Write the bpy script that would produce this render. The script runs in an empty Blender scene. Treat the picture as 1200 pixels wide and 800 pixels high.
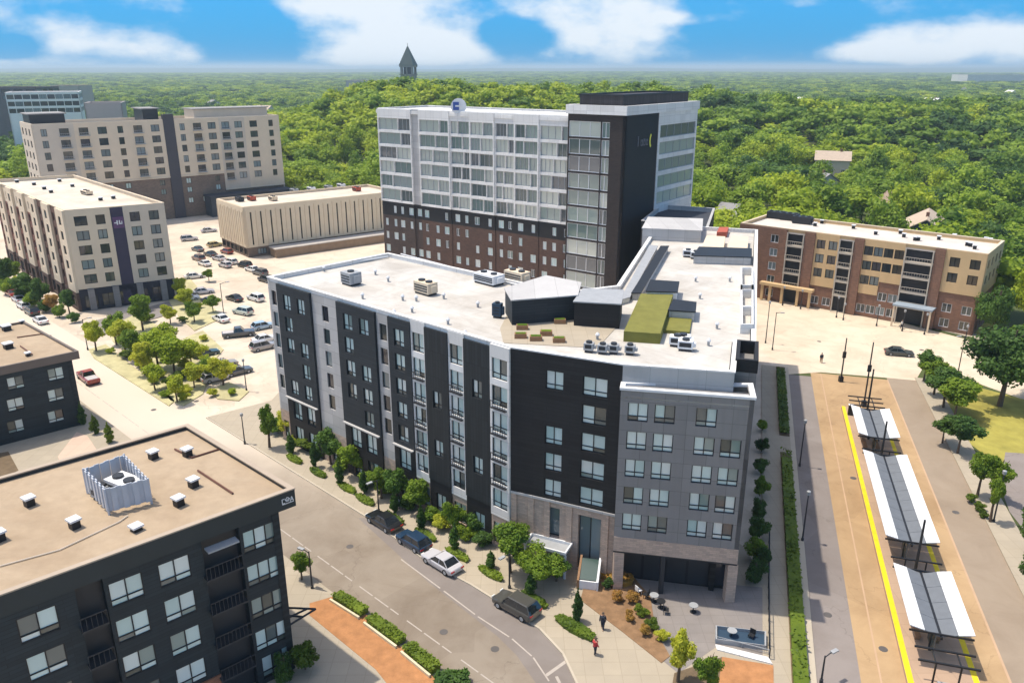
import bpy, bmesh, math, random
import numpy as np
from mathutils import Vector, Matrix
random.seed(7); RNG = np.random.default_rng(7)
S = bpy.context.scene; COL = S.collection
PI = math.pi; R_ = math.radians

# ------------------------------------------------------------------ camera
F, H = 930.0, 47.0
PITCH = math.atan(320 / F)
cd = bpy.data.cameras.new("camera"); cam = bpy.data.objects.new("camera", cd); COL.objects.link(cam)
cd.sensor_width = 36.0; cd.lens = 36.0 * F / 1200; cd.clip_end = 40000; cd.clip_start = 0.5
cam.location = (0, 0, H); cam.rotation_euler = (PI / 2 - PITCH, 0, 0); S.camera = cam

# ------------------------------------------------------------------ sky, sun, exposure
SUN_AZ, SUN_EL = -72.0, 69.0
w = bpy.data.worlds.new("World"); S.world = w; w.use_nodes = True
nt = w.node_tree; nt.nodes.clear()
def N(t, typ, **kw):
    n = t.nodes.new(typ)
    for k, v in kw.items(): setattr(n, k, v)
    return n
out = N(nt, 'ShaderNodeOutputWorld'); bg = N(nt, 'ShaderNodeBackground'); bg.inputs[1].default_value = 0.15
sky = N(nt, 'ShaderNodeTexSky', sky_type='NISHITA'); sky.sun_disc = False
sky.sun_elevation = R_(SUN_EL); sky.sun_rotation = R_(SUN_AZ) % (2 * PI)
sky.air_density = 1.0; sky.dust_density = 2.6; sky.ozone_density = 1.0
geo = N(nt, 'ShaderNodeTexCoord')
L = nt.links.new
sep = N(nt, 'ShaderNodeSeparateXYZ'); L(geo.outputs['Generated'], sep.inputs[0])
def M(t, op, a, b=None, c=None, clamp=False):
    n = N(t, 'ShaderNodeMath', operation=op); n.use_clamp = clamp
    for i, v in enumerate((a, b, c)):
        if v is None: continue
        if hasattr(v, 'links') or hasattr(v, 'is_linked'): t.links.new(v, n.inputs[i])
        else: n.inputs[i].default_value = v
    return n.outputs[0]
az = M(nt, 'ARCTAN2', sep.outputs[0], sep.outputs[1])
el = M(nt, 'ARCSINE', sep.outputs[2])
# soft cumulus: fractal noise in (azimuth, elevation) + a few cloud banks at their bearings
cmb = N(nt, 'ShaderNodeCombineXYZ'); L(M(nt, 'MULTIPLY', az, 8.0), cmb.inputs[0]); L(M(nt, 'MULTIPLY', el, 15.0), cmb.inputs[1])
noi = N(nt, 'ShaderNodeTexNoise'); noi.inputs['Scale'].default_value = 1.6; noi.inputs['Detail'].default_value = 7; noi.inputs['Roughness'].default_value = .56
L(cmb.outputs[0], noi.inputs['Vector'])
def az_el(px, py):
    x = (px - 600) / F; y = -(py - 400) / F
    dy = math.cos(PITCH) + y * math.sin(PITCH); dz = -math.sin(PITCH) + y * math.cos(PITCH)
    return math.atan2(x, dy), math.atan2(dz, math.hypot(x, dy))
banks = [(455, 22, 120, 62, .62), (690, 20, 105, 55, .62), (760, 50, 60, 30, .3), (1150, 52, 170, 28, .62), (1030, 62, 90, 12, .4),
         (90, 42, 90, 22, .36), (180, 62, 70, 18, .36), (820, 22, 70, 10, .34), (500, 62, 160, 25, .45), (350, 0, 60, 14, .3), (20, 75, 120, 8, .3),
         (610, 42, 52, 24, -.75), (290, 38, 70, 36, -.5), (900, 38, 110, 26, -.5), (10, 55, 40, 14, -.3)]
acc = noi.outputs[0]
acc = M(nt, 'SUBTRACT', acc, .44)
for (px, py, sx, sy, amp) in banks:
    a0, e0 = az_el(px, py); ax = sx / 985; ey = sy / 985
    u = M(nt, 'DIVIDE', M(nt, 'SUBTRACT', az, a0), ax); v = M(nt, 'DIVIDE', M(nt, 'SUBTRACT', el, e0), ey)
    r = M(nt, 'SQRT', M(nt, 'ADD', M(nt, 'MULTIPLY', u, u), M(nt, 'MULTIPLY', v, v)))
    k = N(nt, 'ShaderNodeMapRange', interpolation_type='SMOOTHSTEP'); L(r, k.inputs[0])
    k.inputs[1].default_value = 1.25; k.inputs[2].default_value = 0.2
    acc = M(nt, 'MULTIPLY_ADD', k.outputs[0], amp * .62, acc)
mr = N(nt, 'ShaderNodeMapRange', interpolation_type='SMOOTHSTEP'); L(acc, mr.inputs[0]); mr.inputs[1].default_value = 0.03; mr.inputs[2].default_value = 0.46
hz = N(nt, 'ShaderNodeMapRange', interpolation_type='SMOOTHSTEP'); L(el, hz.inputs[0]); hz.inputs[1].default_value = R_(.6); hz.inputs[2].default_value = R_(-.2)
hz.inputs[3].default_value = 0; hz.inputs[4].default_value = .55
cf = M(nt, 'MAXIMUM', M(nt, 'MULTIPLY', mr.outputs[0], .93), hz.outputs[0])
tint = N(nt, 'ShaderNodeMix', data_type='RGBA', blend_type='MULTIPLY'); tint.inputs[0].default_value = 1.0
L(sky.outputs[0], tint.inputs[6]); tint.inputs[7].default_value = (.055, .58, 1.40, 1)
# the saturated azure holds low over the horizon; higher up the clear sky stays as it is
lowm = N(nt, 'ShaderNodeMapRange', interpolation_type='SMOOTHSTEP'); L(el, lowm.inputs[0]); lowm.inputs[1].default_value = R_(30); lowm.inputs[2].default_value = R_(8)
mixa = N(nt, 'ShaderNodeMix', data_type='RGBA'); L(lowm.outputs[0], mixa.inputs[0]); L(sky.outputs[0], mixa.inputs[6])
mixb = N(nt, 'ShaderNodeMix', data_type='RGBA'); mixb.inputs[0].default_value = .75; L(tint.outputs[2], mixb.inputs[6]); mixb.inputs[7].default_value = (.48, 2.55, 4.9, 1); L(mixb.outputs[2], mixa.inputs[7])
mixc = N(nt, 'ShaderNodeMix', data_type='RGBA'); L(cf, mixc.inputs[0]); L(mixa.outputs[2], mixc.inputs[6]); mixc.inputs[7].default_value = (4.8, 5.15, 5.5, 1)
L(mixc.outputs[2], bg.inputs[0]); L(bg.outputs[0], out.inputs[0])
ld = bpy.data.lights.new("sun", 'SUN'); ld.energy = 3.5; ld.angle = R_(.8); ld.color = (1, .915, .78)
sun = bpy.data.objects.new("sun", ld); COL.objects.link(sun)
_d = Vector((math.sin(R_(SUN_AZ)) * math.cos(R_(SUN_EL)), math.cos(R_(SUN_AZ)) * math.cos(R_(SUN_EL)), math.sin(R_(SUN_EL))))
sun.rotation_euler = (-_d).to_track_quat('-Z', 'Y').to_euler(); sun.location = (0, 0, 200)
vs = S.view_settings; vs.view_transform = 'Standard'; vs.look = 'None'; vs.gamma = 1; vs.exposure = 0.32; vs.use_curve_mapping = False
S.cycles.max_bounces = 5; S.cycles.diffuse_bounces = 3; S.cycles.glossy_bounces = 2; S.cycles.transmission_bounces = 2; S.cycles.volume_bounces = 0
S.cycles.transparent_max_bounces = 6

# ------------------------------------------------------------------ survey helpers (world: x right, y forward, z up)
def at(px, py, z=0.0):
    x = (px - 600) / F; y = -(py - 400) / F
    dy = math.cos(PITCH) + y * math.sin(PITCH); dz = -math.sin(PITCH) + y * math.cos(PITCH)
    t = (z - H) / dz
    return Vector((x * t, dy * t))
def pr(x, y, z):
    dz = z - H; f = y * math.cos(PITCH) - dz * math.sin(PITCH); u = y * math.sin(PITCH) + dz * math.cos(PITCH)
    return 600 + F * x / f, 400 - F * u / f
def dirv(a): return Vector((math.sin(R_(a)), math.cos(R_(a))))
def along(P, a, px, z=0.0):
    """distance from P along azimuth a to where the line meets the bearing plane of px"""
    d = dirv(a); lo, hi = -200.0, 200.0; best = None
    for i in range(4001):
        s = -200 + i * .1; x, y = P.x + d.x * s, P.y + d.y * s
        if y < 5: continue
        e = abs(pr(x, y, z)[0] - px)
        if best is None or e < best[0]: best = (e, s)
    return best[1]
def tpx(P, Q, px, z):
    lo, hi = 0.0, 1.0
    f = lambda t: pr(P.x + (Q.x - P.x) * t, P.y + (Q.y - P.y) * t, z)[0] - px
    s = 1 if f(1) > f(0) else -1
    for _ in range(40):
        m = (lo + hi) / 2
        if f(m) * s < 0: lo = m
        else: hi = m
    return (lo + hi) / 2
def ztop(base, py):
    """height of a post standing at ground point base whose top shows at image row py"""
    lo, hi = 0.0, 46.0
    for _ in range(40):
        m = (lo + hi) / 2
        if pr(base.x, base.y, m)[1] > py: lo = m
        else: hi = m
    return lo
D2 = 16.5
DA = dirv(D2); DT = dirv(D2 + 90)
def st(s, t): return DA * s + DT * t

# ------------------------------------------------------------------ materials
MATS = {}
def mat(name, col, rough=.8, var=.18, scale=.6, bump=.0, bscale=8, kind=None, spec=.3, metal=0, stain=0.0, p=(1, 1, 1)):
    if name in MATS: return MATS[name]
    m = bpy.data.materials.new(name); m.use_nodes = True; t = m.node_tree; b = t.nodes['Principled BSDF']; l = t.links.new
    b.inputs['Roughness'].default_value = rough; b.inputs['Specular IOR Level'].default_value = spec; b.inputs['Metallic'].default_value = metal
    tc = N(t, 'ShaderNodeTexCoord'); base = None
    n1 = N(t, 'ShaderNodeTexNoise'); n1.inputs['Scale'].default_value = scale; n1.inputs['Detail'].default_value = 6; n1.inputs['Roughness'].default_value = .62
    l(tc.outputs['Object'], n1.inputs['Vector'])
    mix = N(t, 'ShaderNodeMix', data_type='RGBA'); l(n1.outputs[0], mix.inputs[0])
    c = np.array(col[:3]); mix.inputs[6].default_value = (*(c * (1 - var * 1.6)), 1); mix.inputs[7].default_value = (*np.minimum(c * (1 + var * 1.6), 1), 1)
    res = mix.outputs[2]
    hgt = None
    if kind == 'brick':
        mp = N(t, 'ShaderNodeCombineXYZ'); sp = N(t, 'ShaderNodeSeparateXYZ'); l(tc.outputs['Object'], sp.inputs[0]); l(sp.outputs[0], mp.inputs[0]); l(sp.outputs[2], mp.inputs[1])
        br = N(t, 'ShaderNodeTexBrick'); l(mp.outputs[0], br.inputs['Vector']); br.inputs['Scale'].default_value = 1; br.inputs['Brick Width'].default_value = .6 * p[0]; br.inputs['Row Height'].default_value = .2 * p[1]
        br.inputs['Mortar Size'].default_value = .012; br.inputs['Color1'].default_value = (.84, .84, .84, 1); br.inputs['Color2'].default_value = (1.15, 1.1, 1.05, 1); br.inputs['Mortar'].default_value = (.75, .75, .75, 1)
        mm = N(t, 'ShaderNodeMix', data_type='RGBA', blend_type='MULTIPLY'); mm.inputs[0].default_value = 1; l(res, mm.inputs[6]); l(br.outputs[0], mm.inputs[7]); res = mm.outputs[2]
    if kind in ('lap', 'rib', 'panel'):   # separate boards or panels, each a shade apart, with thin dark joints
        sp = N(t, 'ShaderNodeSeparateXYZ'); l(tc.outputs['Object'], sp.inputs[0]); mp = N(t, 'ShaderNodeCombineXYZ'); l(sp.outputs[0], mp.inputs[0]); l(sp.outputs[2], mp.inputs[1])
        br = N(t, 'ShaderNodeTexBrick'); l(mp.outputs[0], br.inputs['Vector']); br.inputs['Scale'].default_value = 1
        bw, rh, ms = {'lap': (3.7, .3 * p[0], .018), 'rib': (.4 * p[0], 2.8, .025), 'panel': (2.4 * p[1], 1.4 * p[0], .02)}[kind]; br.offset = .37 if kind == 'lap' else 0
        br.inputs['Brick Width'].default_value = bw; br.inputs['Row Height'].default_value = rh; br.inputs['Mortar Size'].default_value = ms; k_ = .16 if kind != 'panel' else .08
        br.inputs['Color1'].default_value = (1 - k_,) * 3 + (1,); br.inputs['Color2'].default_value = (1 + k_,) * 3 + (1,); br.inputs['Mortar'].default_value = (.62, .62, .62, 1)
        mm = N(t, 'ShaderNodeMix', data_type='RGBA', blend_type='MULTIPLY'); mm.inputs[0].default_value = 1; l(res, mm.inputs[6]); l(br.outputs[0], mm.inputs[7]); res = mm.outputs[2]
        # vertical weather streaks
        ms_ = N(t, 'ShaderNodeMapping'); ms_.inputs['Scale'].default_value = (2.2, 2.2, .12); ns = N(t, 'ShaderNodeTexNoise'); ns.inputs['Scale'].default_value = 1.0; ns.inputs['Detail'].default_value = 5; l(tc.outputs['Object'], ms_.inputs[0]); l(ms_.outputs[0], ns.inputs['Vector'])
        mq_ = N(t, 'ShaderNodeMapRange'); l(ns.outputs[0], mq_.inputs[0]); mq_.inputs[1].default_value = .5; mq_.inputs[2].default_value = .75; mq_.inputs[4].default_value = .3
        mm = N(t, 'ShaderNodeMix', data_type='RGBA', blend_type='MULTIPLY'); l(mq_.outputs[0], mm.inputs[0]); l(res, mm.inputs[6]); mm.inputs[7].default_value = (.78, .76, .74, 1); res = mm.outputs[2]
    if kind == 'seam':   # welded membrane sheets, slightly different in tone
        br = N(t, 'ShaderNodeTexBrick'); rr_ = N(t, 'ShaderNodeMapping'); rr_.inputs['Rotation'].default_value = (0, 0, R_(44)); l(tc.outputs['Object'], rr_.inputs[0]); l(rr_.outputs[0], br.inputs['Vector']); br.inputs['Scale'].default_value = 1; br.inputs['Brick Width'].default_value = 12; br.inputs['Row Height'].default_value = 2.4
        br.inputs['Mortar Size'].default_value = .035; br.inputs['Color1'].default_value = (.95, .95, .95, 1); br.inputs['Color2'].default_value = (1.04, 1.03, 1.02, 1); br.inputs['Mortar'].default_value = (.80, .79, .78, 1)
        mm = N(t, 'ShaderNodeMix', data_type='RGBA', blend_type='MULTIPLY'); mm.inputs[0].default_value = 1; l(res, mm.inputs[6]); l(br.outputs[0], mm.inputs[7]); res = mm.outputs[2]
    if kind == 'road':   # cracks, patched rectangles and wheel-worn bands
        vo = N(t, 'ShaderNodeTexVoronoi', feature='DISTANCE_TO_EDGE'); vo.inputs['Scale'].default_value = .11; nz_ = N(t, 'ShaderNodeTexNoise'); nz_.inputs['Scale'].default_value = .5; nz_.inputs['Detail'].default_value = 5
        l(tc.outputs['Object'], nz_.inputs['Vector']); va = N(t, 'ShaderNodeVectorMath', operation='MULTIPLY_ADD'); l(nz_.outputs['Color'], va.inputs[0]); va.inputs[1].default_value = (4, 4, 0); l(tc.outputs['Object'], va.inputs[2]); l(va.outputs[0], vo.inputs['Vector'])
        ck = M(t, 'MULTIPLY', M(t, 'LESS_THAN', vo.outputs[0], .004), .28)
        mm = N(t, 'ShaderNodeMix', data_type='RGBA', blend_type='MULTIPLY'); l(ck, mm.inputs[0]); l(res, mm.inputs[6]); mm.inputs[7].default_value = (.45, .42, .40, 1); res = mm.outputs[2]
        v2 = N(t, 'ShaderNodeTexVoronoi', distance='CHEBYCHEV'); v2.inputs['Scale'].default_value = .09; rr_ = N(t, 'ShaderNodeMapping'); rr_.inputs['Rotation'].default_value = (0, 0, R_(44)); l(tc.outputs['Object'], rr_.inputs[0]); l(rr_.outputs[0], v2.inputs['Vector'])
        pt = N(t, 'ShaderNodeSeparateXYZ'); l(v2.outputs['Color'], pt.inputs[0]); mm = N(t, 'ShaderNodeMix', data_type='RGBA', blend_type='MULTIPLY'); l(M(t, 'MULTIPLY', M(t, 'GREATER_THAN', pt.outputs[0], .72), .4), mm.inputs[0]); l(res, mm.inputs[6]); mm.inputs[7].default_value = (.80, .78, .77, 1); res = mm.outputs[2]
    if kind == 'paver':
        br = N(t, 'ShaderNodeTexBrick'); l(tc.outputs['Object'], br.inputs['Vector']); br.inputs['Scale'].default_value = 1; br.inputs['Brick Width'].default_value = 1.5 * p[0]; br.inputs['Row Height'].default_value = 1.5 * p[1]
        br.offset = 0; br.inputs['Mortar Size'].default_value = .03; br.inputs['Color1'].default_value = (.96, .96, .96, 1); br.inputs['Color2'].default_value = (1.03, 1.025, 1.015, 1); br.inputs['Mortar'].default_value = (.86, .85, .83, 1)
        mm = N(t, 'ShaderNodeMix', data_type='RGBA', blend_type='MULTIPLY'); mm.inputs[0].default_value = 1; l(res, mm.inputs[6]); l(br.outputs[0], mm.inputs[7]); res = mm.outputs[2]
    if stain:
        n2 = N(t, 'ShaderNodeTexNoise'); n2.inputs['Scale'].default_value = .16; n2.inputs['Detail'].default_value = 8; n2.inputs['Roughness'].default_value = .7; n2.inputs['Distortion'].default_value = .6
        l(tc.outputs['Object'], n2.inputs['Vector'])
        mr = N(t, 'ShaderNodeMapRange'); l(n2.outputs[0], mr.inputs[0]); mr.inputs[1].default_value = .42; mr.inputs[2].default_value = .66; mr.inputs[4].default_value = stain
        mm = N(t, 'ShaderNodeMix', data_type='RGBA', blend_type='MULTIPLY'); l(mr.outputs[0], mm.inputs[0]); l(res, mm.inputs[6]); mm.inputs[7].default_value = (.68, .63, .58, 1); res = mm.outputs[2]
    l(res, b.inputs['Base Color'])
    if bump:
        n3 = N(t, 'ShaderNodeTexNoise'); n3.inputs['Scale'].default_value = bscale; n3.inputs['Detail'].default_value = 4; l(tc.outputs['Object'], n3.inputs['Vector'])
        bp = N(t, 'ShaderNodeBump'); bp.inputs['Strength'].default_value = bump; bp.inputs['Distance'].default_value = .05; l(n3.outputs[0], bp.inputs['Height']); l(bp.outputs[0], b.inputs['Normal'])
    MATS[name] = m; return m
def objcol(name, rough=.3, spec=.5, coat=0.0, vals=None, metal=0):
    """colour from the object's own colour (car paint) or picked per object from a list (window blinds, foliage)"""
    if name in MATS: return MATS[name]
    m = bpy.data.materials.new(name); m.use_nodes = True; t = m.node_tree; b = t.nodes['Principled BSDF']
    oi = N(t, 'ShaderNodeObjectInfo'); b.inputs['Roughness'].default_value = rough; b.inputs['Specular IOR Level'].default_value = spec; b.inputs['Coat Weight'].default_value = coat; b.inputs['Metallic'].default_value = metal
    if vals:
        cr = N(t, 'ShaderNodeValToRGB'); cr.color_ramp.interpolation = 'CONSTANT'
        e = cr.color_ramp.elements
        while len(e) < len(vals): e.new(.5)
        for i, v in enumerate(vals): e[i].position = i / len(vals); e[i].color = (*v, 1)
        t.links.new(oi.outputs['Random'], cr.inputs[0]); t.links.new(cr.outputs[0], b.inputs['Base Color'])
    else: t.links.new(oi.outputs['Color'], b.inputs['Base Color'])
    MATS[name] = m; return m

GLASS = objcol('window_glass', .06, .8, vals=[(.58, .72, .70), (.48, .62, .60), (.55, .70, .68), (.10, .13, .13), (.64, .74, .71), (.44, .60, .58), (.68, .75, .72), (.24, .31, .29), (.54, .68, .66), (.06, .075, .07), (.60, .70, .68)])
GLASSD = objcol('dark_glass', .06, .8, vals=[(.03, .04, .045), (.06, .08, .08), (.14, .18, .19), (.04, .04, .05), (.22, .27, .28), (.05, .055, .05), (.09, .08, .06)])
GLASST = objcol('curtain_wall_glass', .05, .9, vals=[(.16, .22, .21), (.32, .38, .35), (.10, .13, .13), (.42, .46, .42), (.22, .27, .25), (.14, .15, .16), (.52, .55, .49), (.28, .33, .32)])
DARKM = mat('dark_metal', (.035, .037, .042), .45, .1); BLACK = mat('black_frame', (.02, .021, .024), .5, .1)
WHITEM = mat('white_metal', (.74, .75, .76), .5, .06); GREYM = mat('galvanised_metal', (.36, .37, .38), .45, .15, 1.5)
NAVY = mat('navy_lap_siding', (.028, .034, .040), .7, .14, .5, kind='lap')
NAVYR = mat('charcoal_ribbed_cladding', (.022, .027, .031), .6, .14, .5, kind='rib')
CHAR = mat('charcoal_panel', (.021, .0205, .022), .65, .2, .4, kind='lap', p=(1.3, 1, 1))
GREYP = mat('grey_panel', (.245, .235, .23), .7, .10, .3, kind='panel', p=(1, .8, 1))
LGREY = mat('light_grey_panel', (.47, .46, .45), .7, .10, .3, kind='panel')
WHITEP = mat('white_panel', (.74, .73, .71), .6, .06, .3, kind='panel')
TAUPE = mat('taupe_brick', (.50, .39, .32), .85, .1, .8, kind='brick')
REDBR = mat('red_brick', (.235, .135, .095), .85, .16, .5, kind='brick')
DKBR = mat('dark_brown_brick', (.105, .072, .062), .85, .22, .25, kind='brick')
RUST = mat('rust_red_brick', (.21, .10, .075), .85, .2, .3, kind='brick')
BEIGE = mat('beige_stucco', (.70, .58, .43), .85, .08, .4); BEIGE2 = mat('pale_stucco', (.60, .52, .42), .85, .08, .4)
YELL = mat('yellow_stucco', (.62, .44, .24), .85, .1, .5)
ROOFW = mat('white_roof_membrane', (.57, .55, .51), .7, .12, .25, kind='seam', stain=.7)
ROOFC = mat('cream_roof_membrane', (.64, .57, .475), .75, .1, .25, kind='seam', stain=.55)
ROOFT = mat('tan_roof_ballast', (.42, .325, .225), .95, .12, .8, .3, 20, stain=.5)
ROOFB = mat('beige_roof_ballast', (.64, .56, .46), .95, .12, .4, .3, 20, stain=.4)
CONC = mat('pale_concrete', (.50, .44, .35), .9, .06, .5, .1, 10, stain=.25)
LOT = mat('pale_parking_paving', (.64, .55, .44), .9, .08, .12, .1, 10, kind='road', stain=.5)
SIDEW = mat('sidewalk_concrete', (.40, .345, .265), .9, .07, .4, kind='paver')
ASPH = mat('worn_asphalt', (.28, .235, .185), .9, .09, .15, .2, 30, kind='road', stain=.6)
ASPHD = mat('parking_lane_asphalt', (.235, .205, .185), .9, .08, .2, .2, 30, stain=.4)
ASPHR = mat('grey_asphalt', (.27, .235, .215), .9, .08, .2, .2, 30, kind='road', stain=.4)
BUSW = mat('peach_busway_concrete', (.46, .315, .175), .9, .11, .15, .1, 12, kind='road', stain=.55)
PAVER = mat('grey_plaza_paver', (.25, .225, .21), .85, .12, .6, kind='paver', p=(.8, .8, 1))
MULCH = mat('orange_brown_mulch', (.42, .20, .085), .95, .3, 1.2, .6, 12)
SOIL = mat('planting_soil', (.16, .115, .07), .95, .3, 1.5, .5, 12)
GRASS = mat('grass', (.20, .25, .045), .95, .35, .5, .5, 10)
GRASSY = mat('dry_lawn', (.36, .32, .07), .95, .35, .35, .5, 10, stain=.5)
WOODF = mat('woodland_floor', (.075, .095, .03), .95, .3, .05)
HILL = mat('far_woodland', (.07, .10, .035), .95, .5, .012)
PAINTW = mat('white_road_paint', (.44, .39, .34), .8, .15, 2); PAINTY = mat('yellow_tactile_paint', (.80, .60, .02), .7, .16, 1.5)
BARK = mat('bark', (.12, .085, .06), .95, .25, 3, .4, 12); TIMBER = mat('timber', (.30, .17, .09), .8, .2, 3)
RUBBER = mat('rubber', (.02, .02, .02), .8, .1); PAINT = objcol('car_paint', .28, .5, .6)
CARGL = mat('car_glass', (.02, .025, .03), .05, .05, spec=.9); LAMPW = mat('lamp_lens', (.75, .75, .72), .2, .02); LAMPR = mat('tail_lens', (.45, .02, .02), .25, .02)
RED = mat('red_panel', (.42, .10, .06), .7, .1); PURPLE = mat('purple_sign', (.12, .06, .14), .6, .05); YELSIGN = mat('yellow_sign', (.85, .80, .10), .5, .02)
BLUES = mat('blue_sign', (.05, .10, .35), .4, .02); GREENRF = mat('sedum_green_roof', (.19, .185, .045), .95, .2, .9, .6, 9)
BLUEP = mat('blue_painted_wall', (.03, .06, .10), .6, .1)
def foliage(name, c1, c2, tr=.3, hue=.5):
    m = bpy.data.materials.new(name); m.use_nodes = True; t = m.node_tree; b = t.nodes['Principled BSDF']; l = t.links.new
    b.inputs['Roughness'].default_value = .6; b.inputs['Specular IOR Level'].default_value = .25
    oi = N(t, 'ShaderNodeObjectInfo'); tc = N(t, 'ShaderNodeTexCoord'); gm = N(t, 'ShaderNodeNewGeometry')
    n = N(t, 'ShaderNodeTexNoise'); n.inputs['Scale'].default_value = .55; n.inputs['Detail'].default_value = 3; l(tc.outputs['Object'], n.inputs['Vector'])
    f = M(t, 'ADD', M(t, 'MULTIPLY', oi.outputs['Random'], hue), M(t, 'MULTIPLY', M(t, 'SUBTRACT', n.outputs[0], .5), 1.3))
    f = M(t, 'ADD', f, M(t, 'MULTIPLY', gm.outputs['Random Per Island'], .38), clamp=True)
    mx = N(t, 'ShaderNodeMix', data_type='RGBA'); l(f, mx.inputs[0]); mx.inputs[6].default_value = (*c1, 1); mx.inputs[7].default_value = (*c2, 1)
    l(mx.outputs[2], b.inputs['Base Color'])
    trn = N(t, 'ShaderNodeBsdfTranslucent'); l(mx.outputs[2], trn.inputs[0]); ms = N(t, 'ShaderNodeMixShader'); ms.inputs[0].default_value = tr
    l(b.outputs[0], ms.inputs[1]); l(trn.outputs[0], ms.inputs[2]); l(ms.outputs[0], t.nodes['Material Output'].inputs[0])
    MATS[name] = m; return m
LF_WOOD = foliage('woodland_leaves', (.08, .17, .018), (.34, .46, .04), .40, .75)
LF_YEL = foliage('yellow_green_leaves', (.20, .31, .02), (.56, .62, .04), .42, .5)
LF_MID = foliage('mid_green_leaves', (.09, .18, .02), (.32, .43, .035), .4)
LF_DARK = foliage('dark_green_leaves', (.035, .085, .02), (.13, .235, .035), .34, .6)
LF_LOT = foliage('lime_leaves', (.36, .44, .03), (.70, .68, .08), .48)
LF_HEDGE = foliage('hedge_leaves', (.06, .11, .012), (.20, .27, .02), .25)
LF_OR = foliage('orange_leaves', (.40, .20, .05), (.52, .36, .08), .3)

# ------------------------------------------------------------------ mesh helpers
class MB:
    def __init__(s): s.v = []; s.f = []; s.m = []
    def quad(s, *p, m=0):
        i = len(s.v); s.v += [tuple(q) for q in p]; s.f.append(tuple(range(i, i + len(p)))); s.m.append(m); return s
    def box(s, x0, x1, y0, y1, z0, z1, m=0, top=None):
        i = len(s.v); a, b = (0, 0) if top is None else top
        s.v += [(x0, y0, z0), (x1, y0, z0), (x1, y1, z0), (x0, y1, z0), (x0 + a, y0 + b, z1), (x1 - a, y0 + b, z1), (x1 - a, y1 - b, z1), (x0 + a, y1 - b, z1)]
        for f in ((0, 3, 2, 1), (4, 5, 6, 7), (0, 1, 5, 4), (1, 2, 6, 5), (2, 3, 7, 6), (3, 0, 4, 7)): s.f.append(tuple(i + k for k in f)); s.m.append(m)
        return s
    def prism(s, poly, z0, z1, m=0, bottom=True):
        n = len(poly); i = len(s.v); s.v += [(p[0], p[1], z0) for p in poly] + [(p[0], p[1], z1) for p in poly]
        s.f.append(tuple(i + n + k for k in range(n))); s.m.append(m)
        if bottom: s.f.append(tuple(i + n - 1 - k for k in range(n))); s.m.append(m)
        for k in range(n): s.f.append((i + k, i + (k + 1) % n, i + n + (k + 1) % n, i + n + k)); s.m.append(m)
        return s
    def ring(s, A, B, z0, z1, m=0):
        n = len(A); i = len(s.v)
        for P, z in ((A, z0), (A, z1), (B, z1), (B, z0)): s.v += [(p[0], p[1], z) for p in P]
        for r in range(4):
            for k in range(n):
                k2 = (k + 1) % n; a = i + r * n; b = i + ((r + 1) % 4) * n
                s.f.append((a + k, a + k2, b + k2, b + k)); s.m.append(m)
        return s
    def tube(s, pts, rad, n=6, m=0, cap=True):
        if not hasattr(rad, '__len__'): rad = [rad] * len(pts)
        pts = [Vector(p) for p in pts]; i = len(s.v)
        for k, p in enumerate(pts):
            d = (pts[min(k + 1, len(pts) - 1)] - pts[max(k - 1, 0)]).normalized()
            u = d.cross(Vector((0, 0, 1)) if abs(d.z) < .95 else Vector((1, 0, 0))).normalized(); v = d.cross(u)
            for j in range(n):
                a = 2 * PI * j / n; q = p + (u * math.cos(a) + v * math.sin(a)) * rad[k]; s.v.append(tuple(q))
        for k in range(len(pts) - 1):
            for j in range(n):
                a = i + k * n; s.f.append((a + j, a + n + j, a + n + (j + 1) % n, a + (j + 1) % n)); s.m.append(m)
        if cap:
            s.f.append(tuple(i + j for j in range(n))); s.m.append(m); e = i + (len(pts) - 1) * n; s.f.append(tuple(e + n - 1 - j for j in range(n))); s.m.append(m)
        return s
    def mesh(s, name, mats):
        me = bpy.data.meshes.new(name); me.from_pydata(s.v, [], s.f)
        mats = mats if isinstance(mats, (list, tuple)) else [mats]
        for mm in mats: me.materials.append(mm)
        if len(mats) > 1: me.polygons.foreach_set('material_index', s.m)
        me.update(); return me
def tag(o, label=None, cat=None, group=None, kind=None):
    if label: o['label'] = label
    if cat: o['category'] = cat
    if group: o['group'] = group
    if kind: o['kind'] = kind
    return o
def link(name, me, parent=None, mtx=None):
    o = bpy.data.objects.new(name, me); COL.objects.link(o)
    if parent is not None: o.parent = parent
    if mtx is not None: o.matrix_basis = mtx
    return o
def thing(name, label, cat, x, y, z=0, a=0, group=None):
    """empty at the thing's base; a = azimuth the thing's local +Y faces"""
    o = bpy.data.objects.new(name, None); COL.objects.link(o); o.empty_display_size = .5
    o.location = (x, y, z); o.rotation_euler = (0, 0, -R_(a)); return tag(o, label, cat, group)
def wpart(name, mb, mats, root):
    """part whose vertices are in world space, under a root standing unrotated at root.location"""
    return link(name, mb.mesh(name, mats), root, Matrix.Translation(-root.location))
def frame_m(P, Q, root=None):
    d = (Q - P).normalized(); inn = Vector((-d.y, d.x))
    m = Matrix(((d.x, inn.x, 0, P.x), (d.y, inn.y, 0, P.y), (0, 0, 1, 0), (0, 0, 0, 1)))
    return Matrix.Translation(-root.location) @ m if root is not None else m
def offset(poly, d):
    """offset a counter-clockwise polygon inward by d"""
    n = len(poly); o = []
    for i in range(n):
        a, b, c = Vector(poly[i - 1]), Vector(poly[i]), Vector(poly[(i + 1) % n])
        e1 = (b - a).normalized(); e2 = (c - b).normalized(); n1 = Vector((-e1.y, e1.x)); n2 = Vector((-e2.y, e2.x))
        k = (n1 + n2); q = k / max(k.dot(k) / 2, .3); o.append(b + q * d)
    return o
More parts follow.
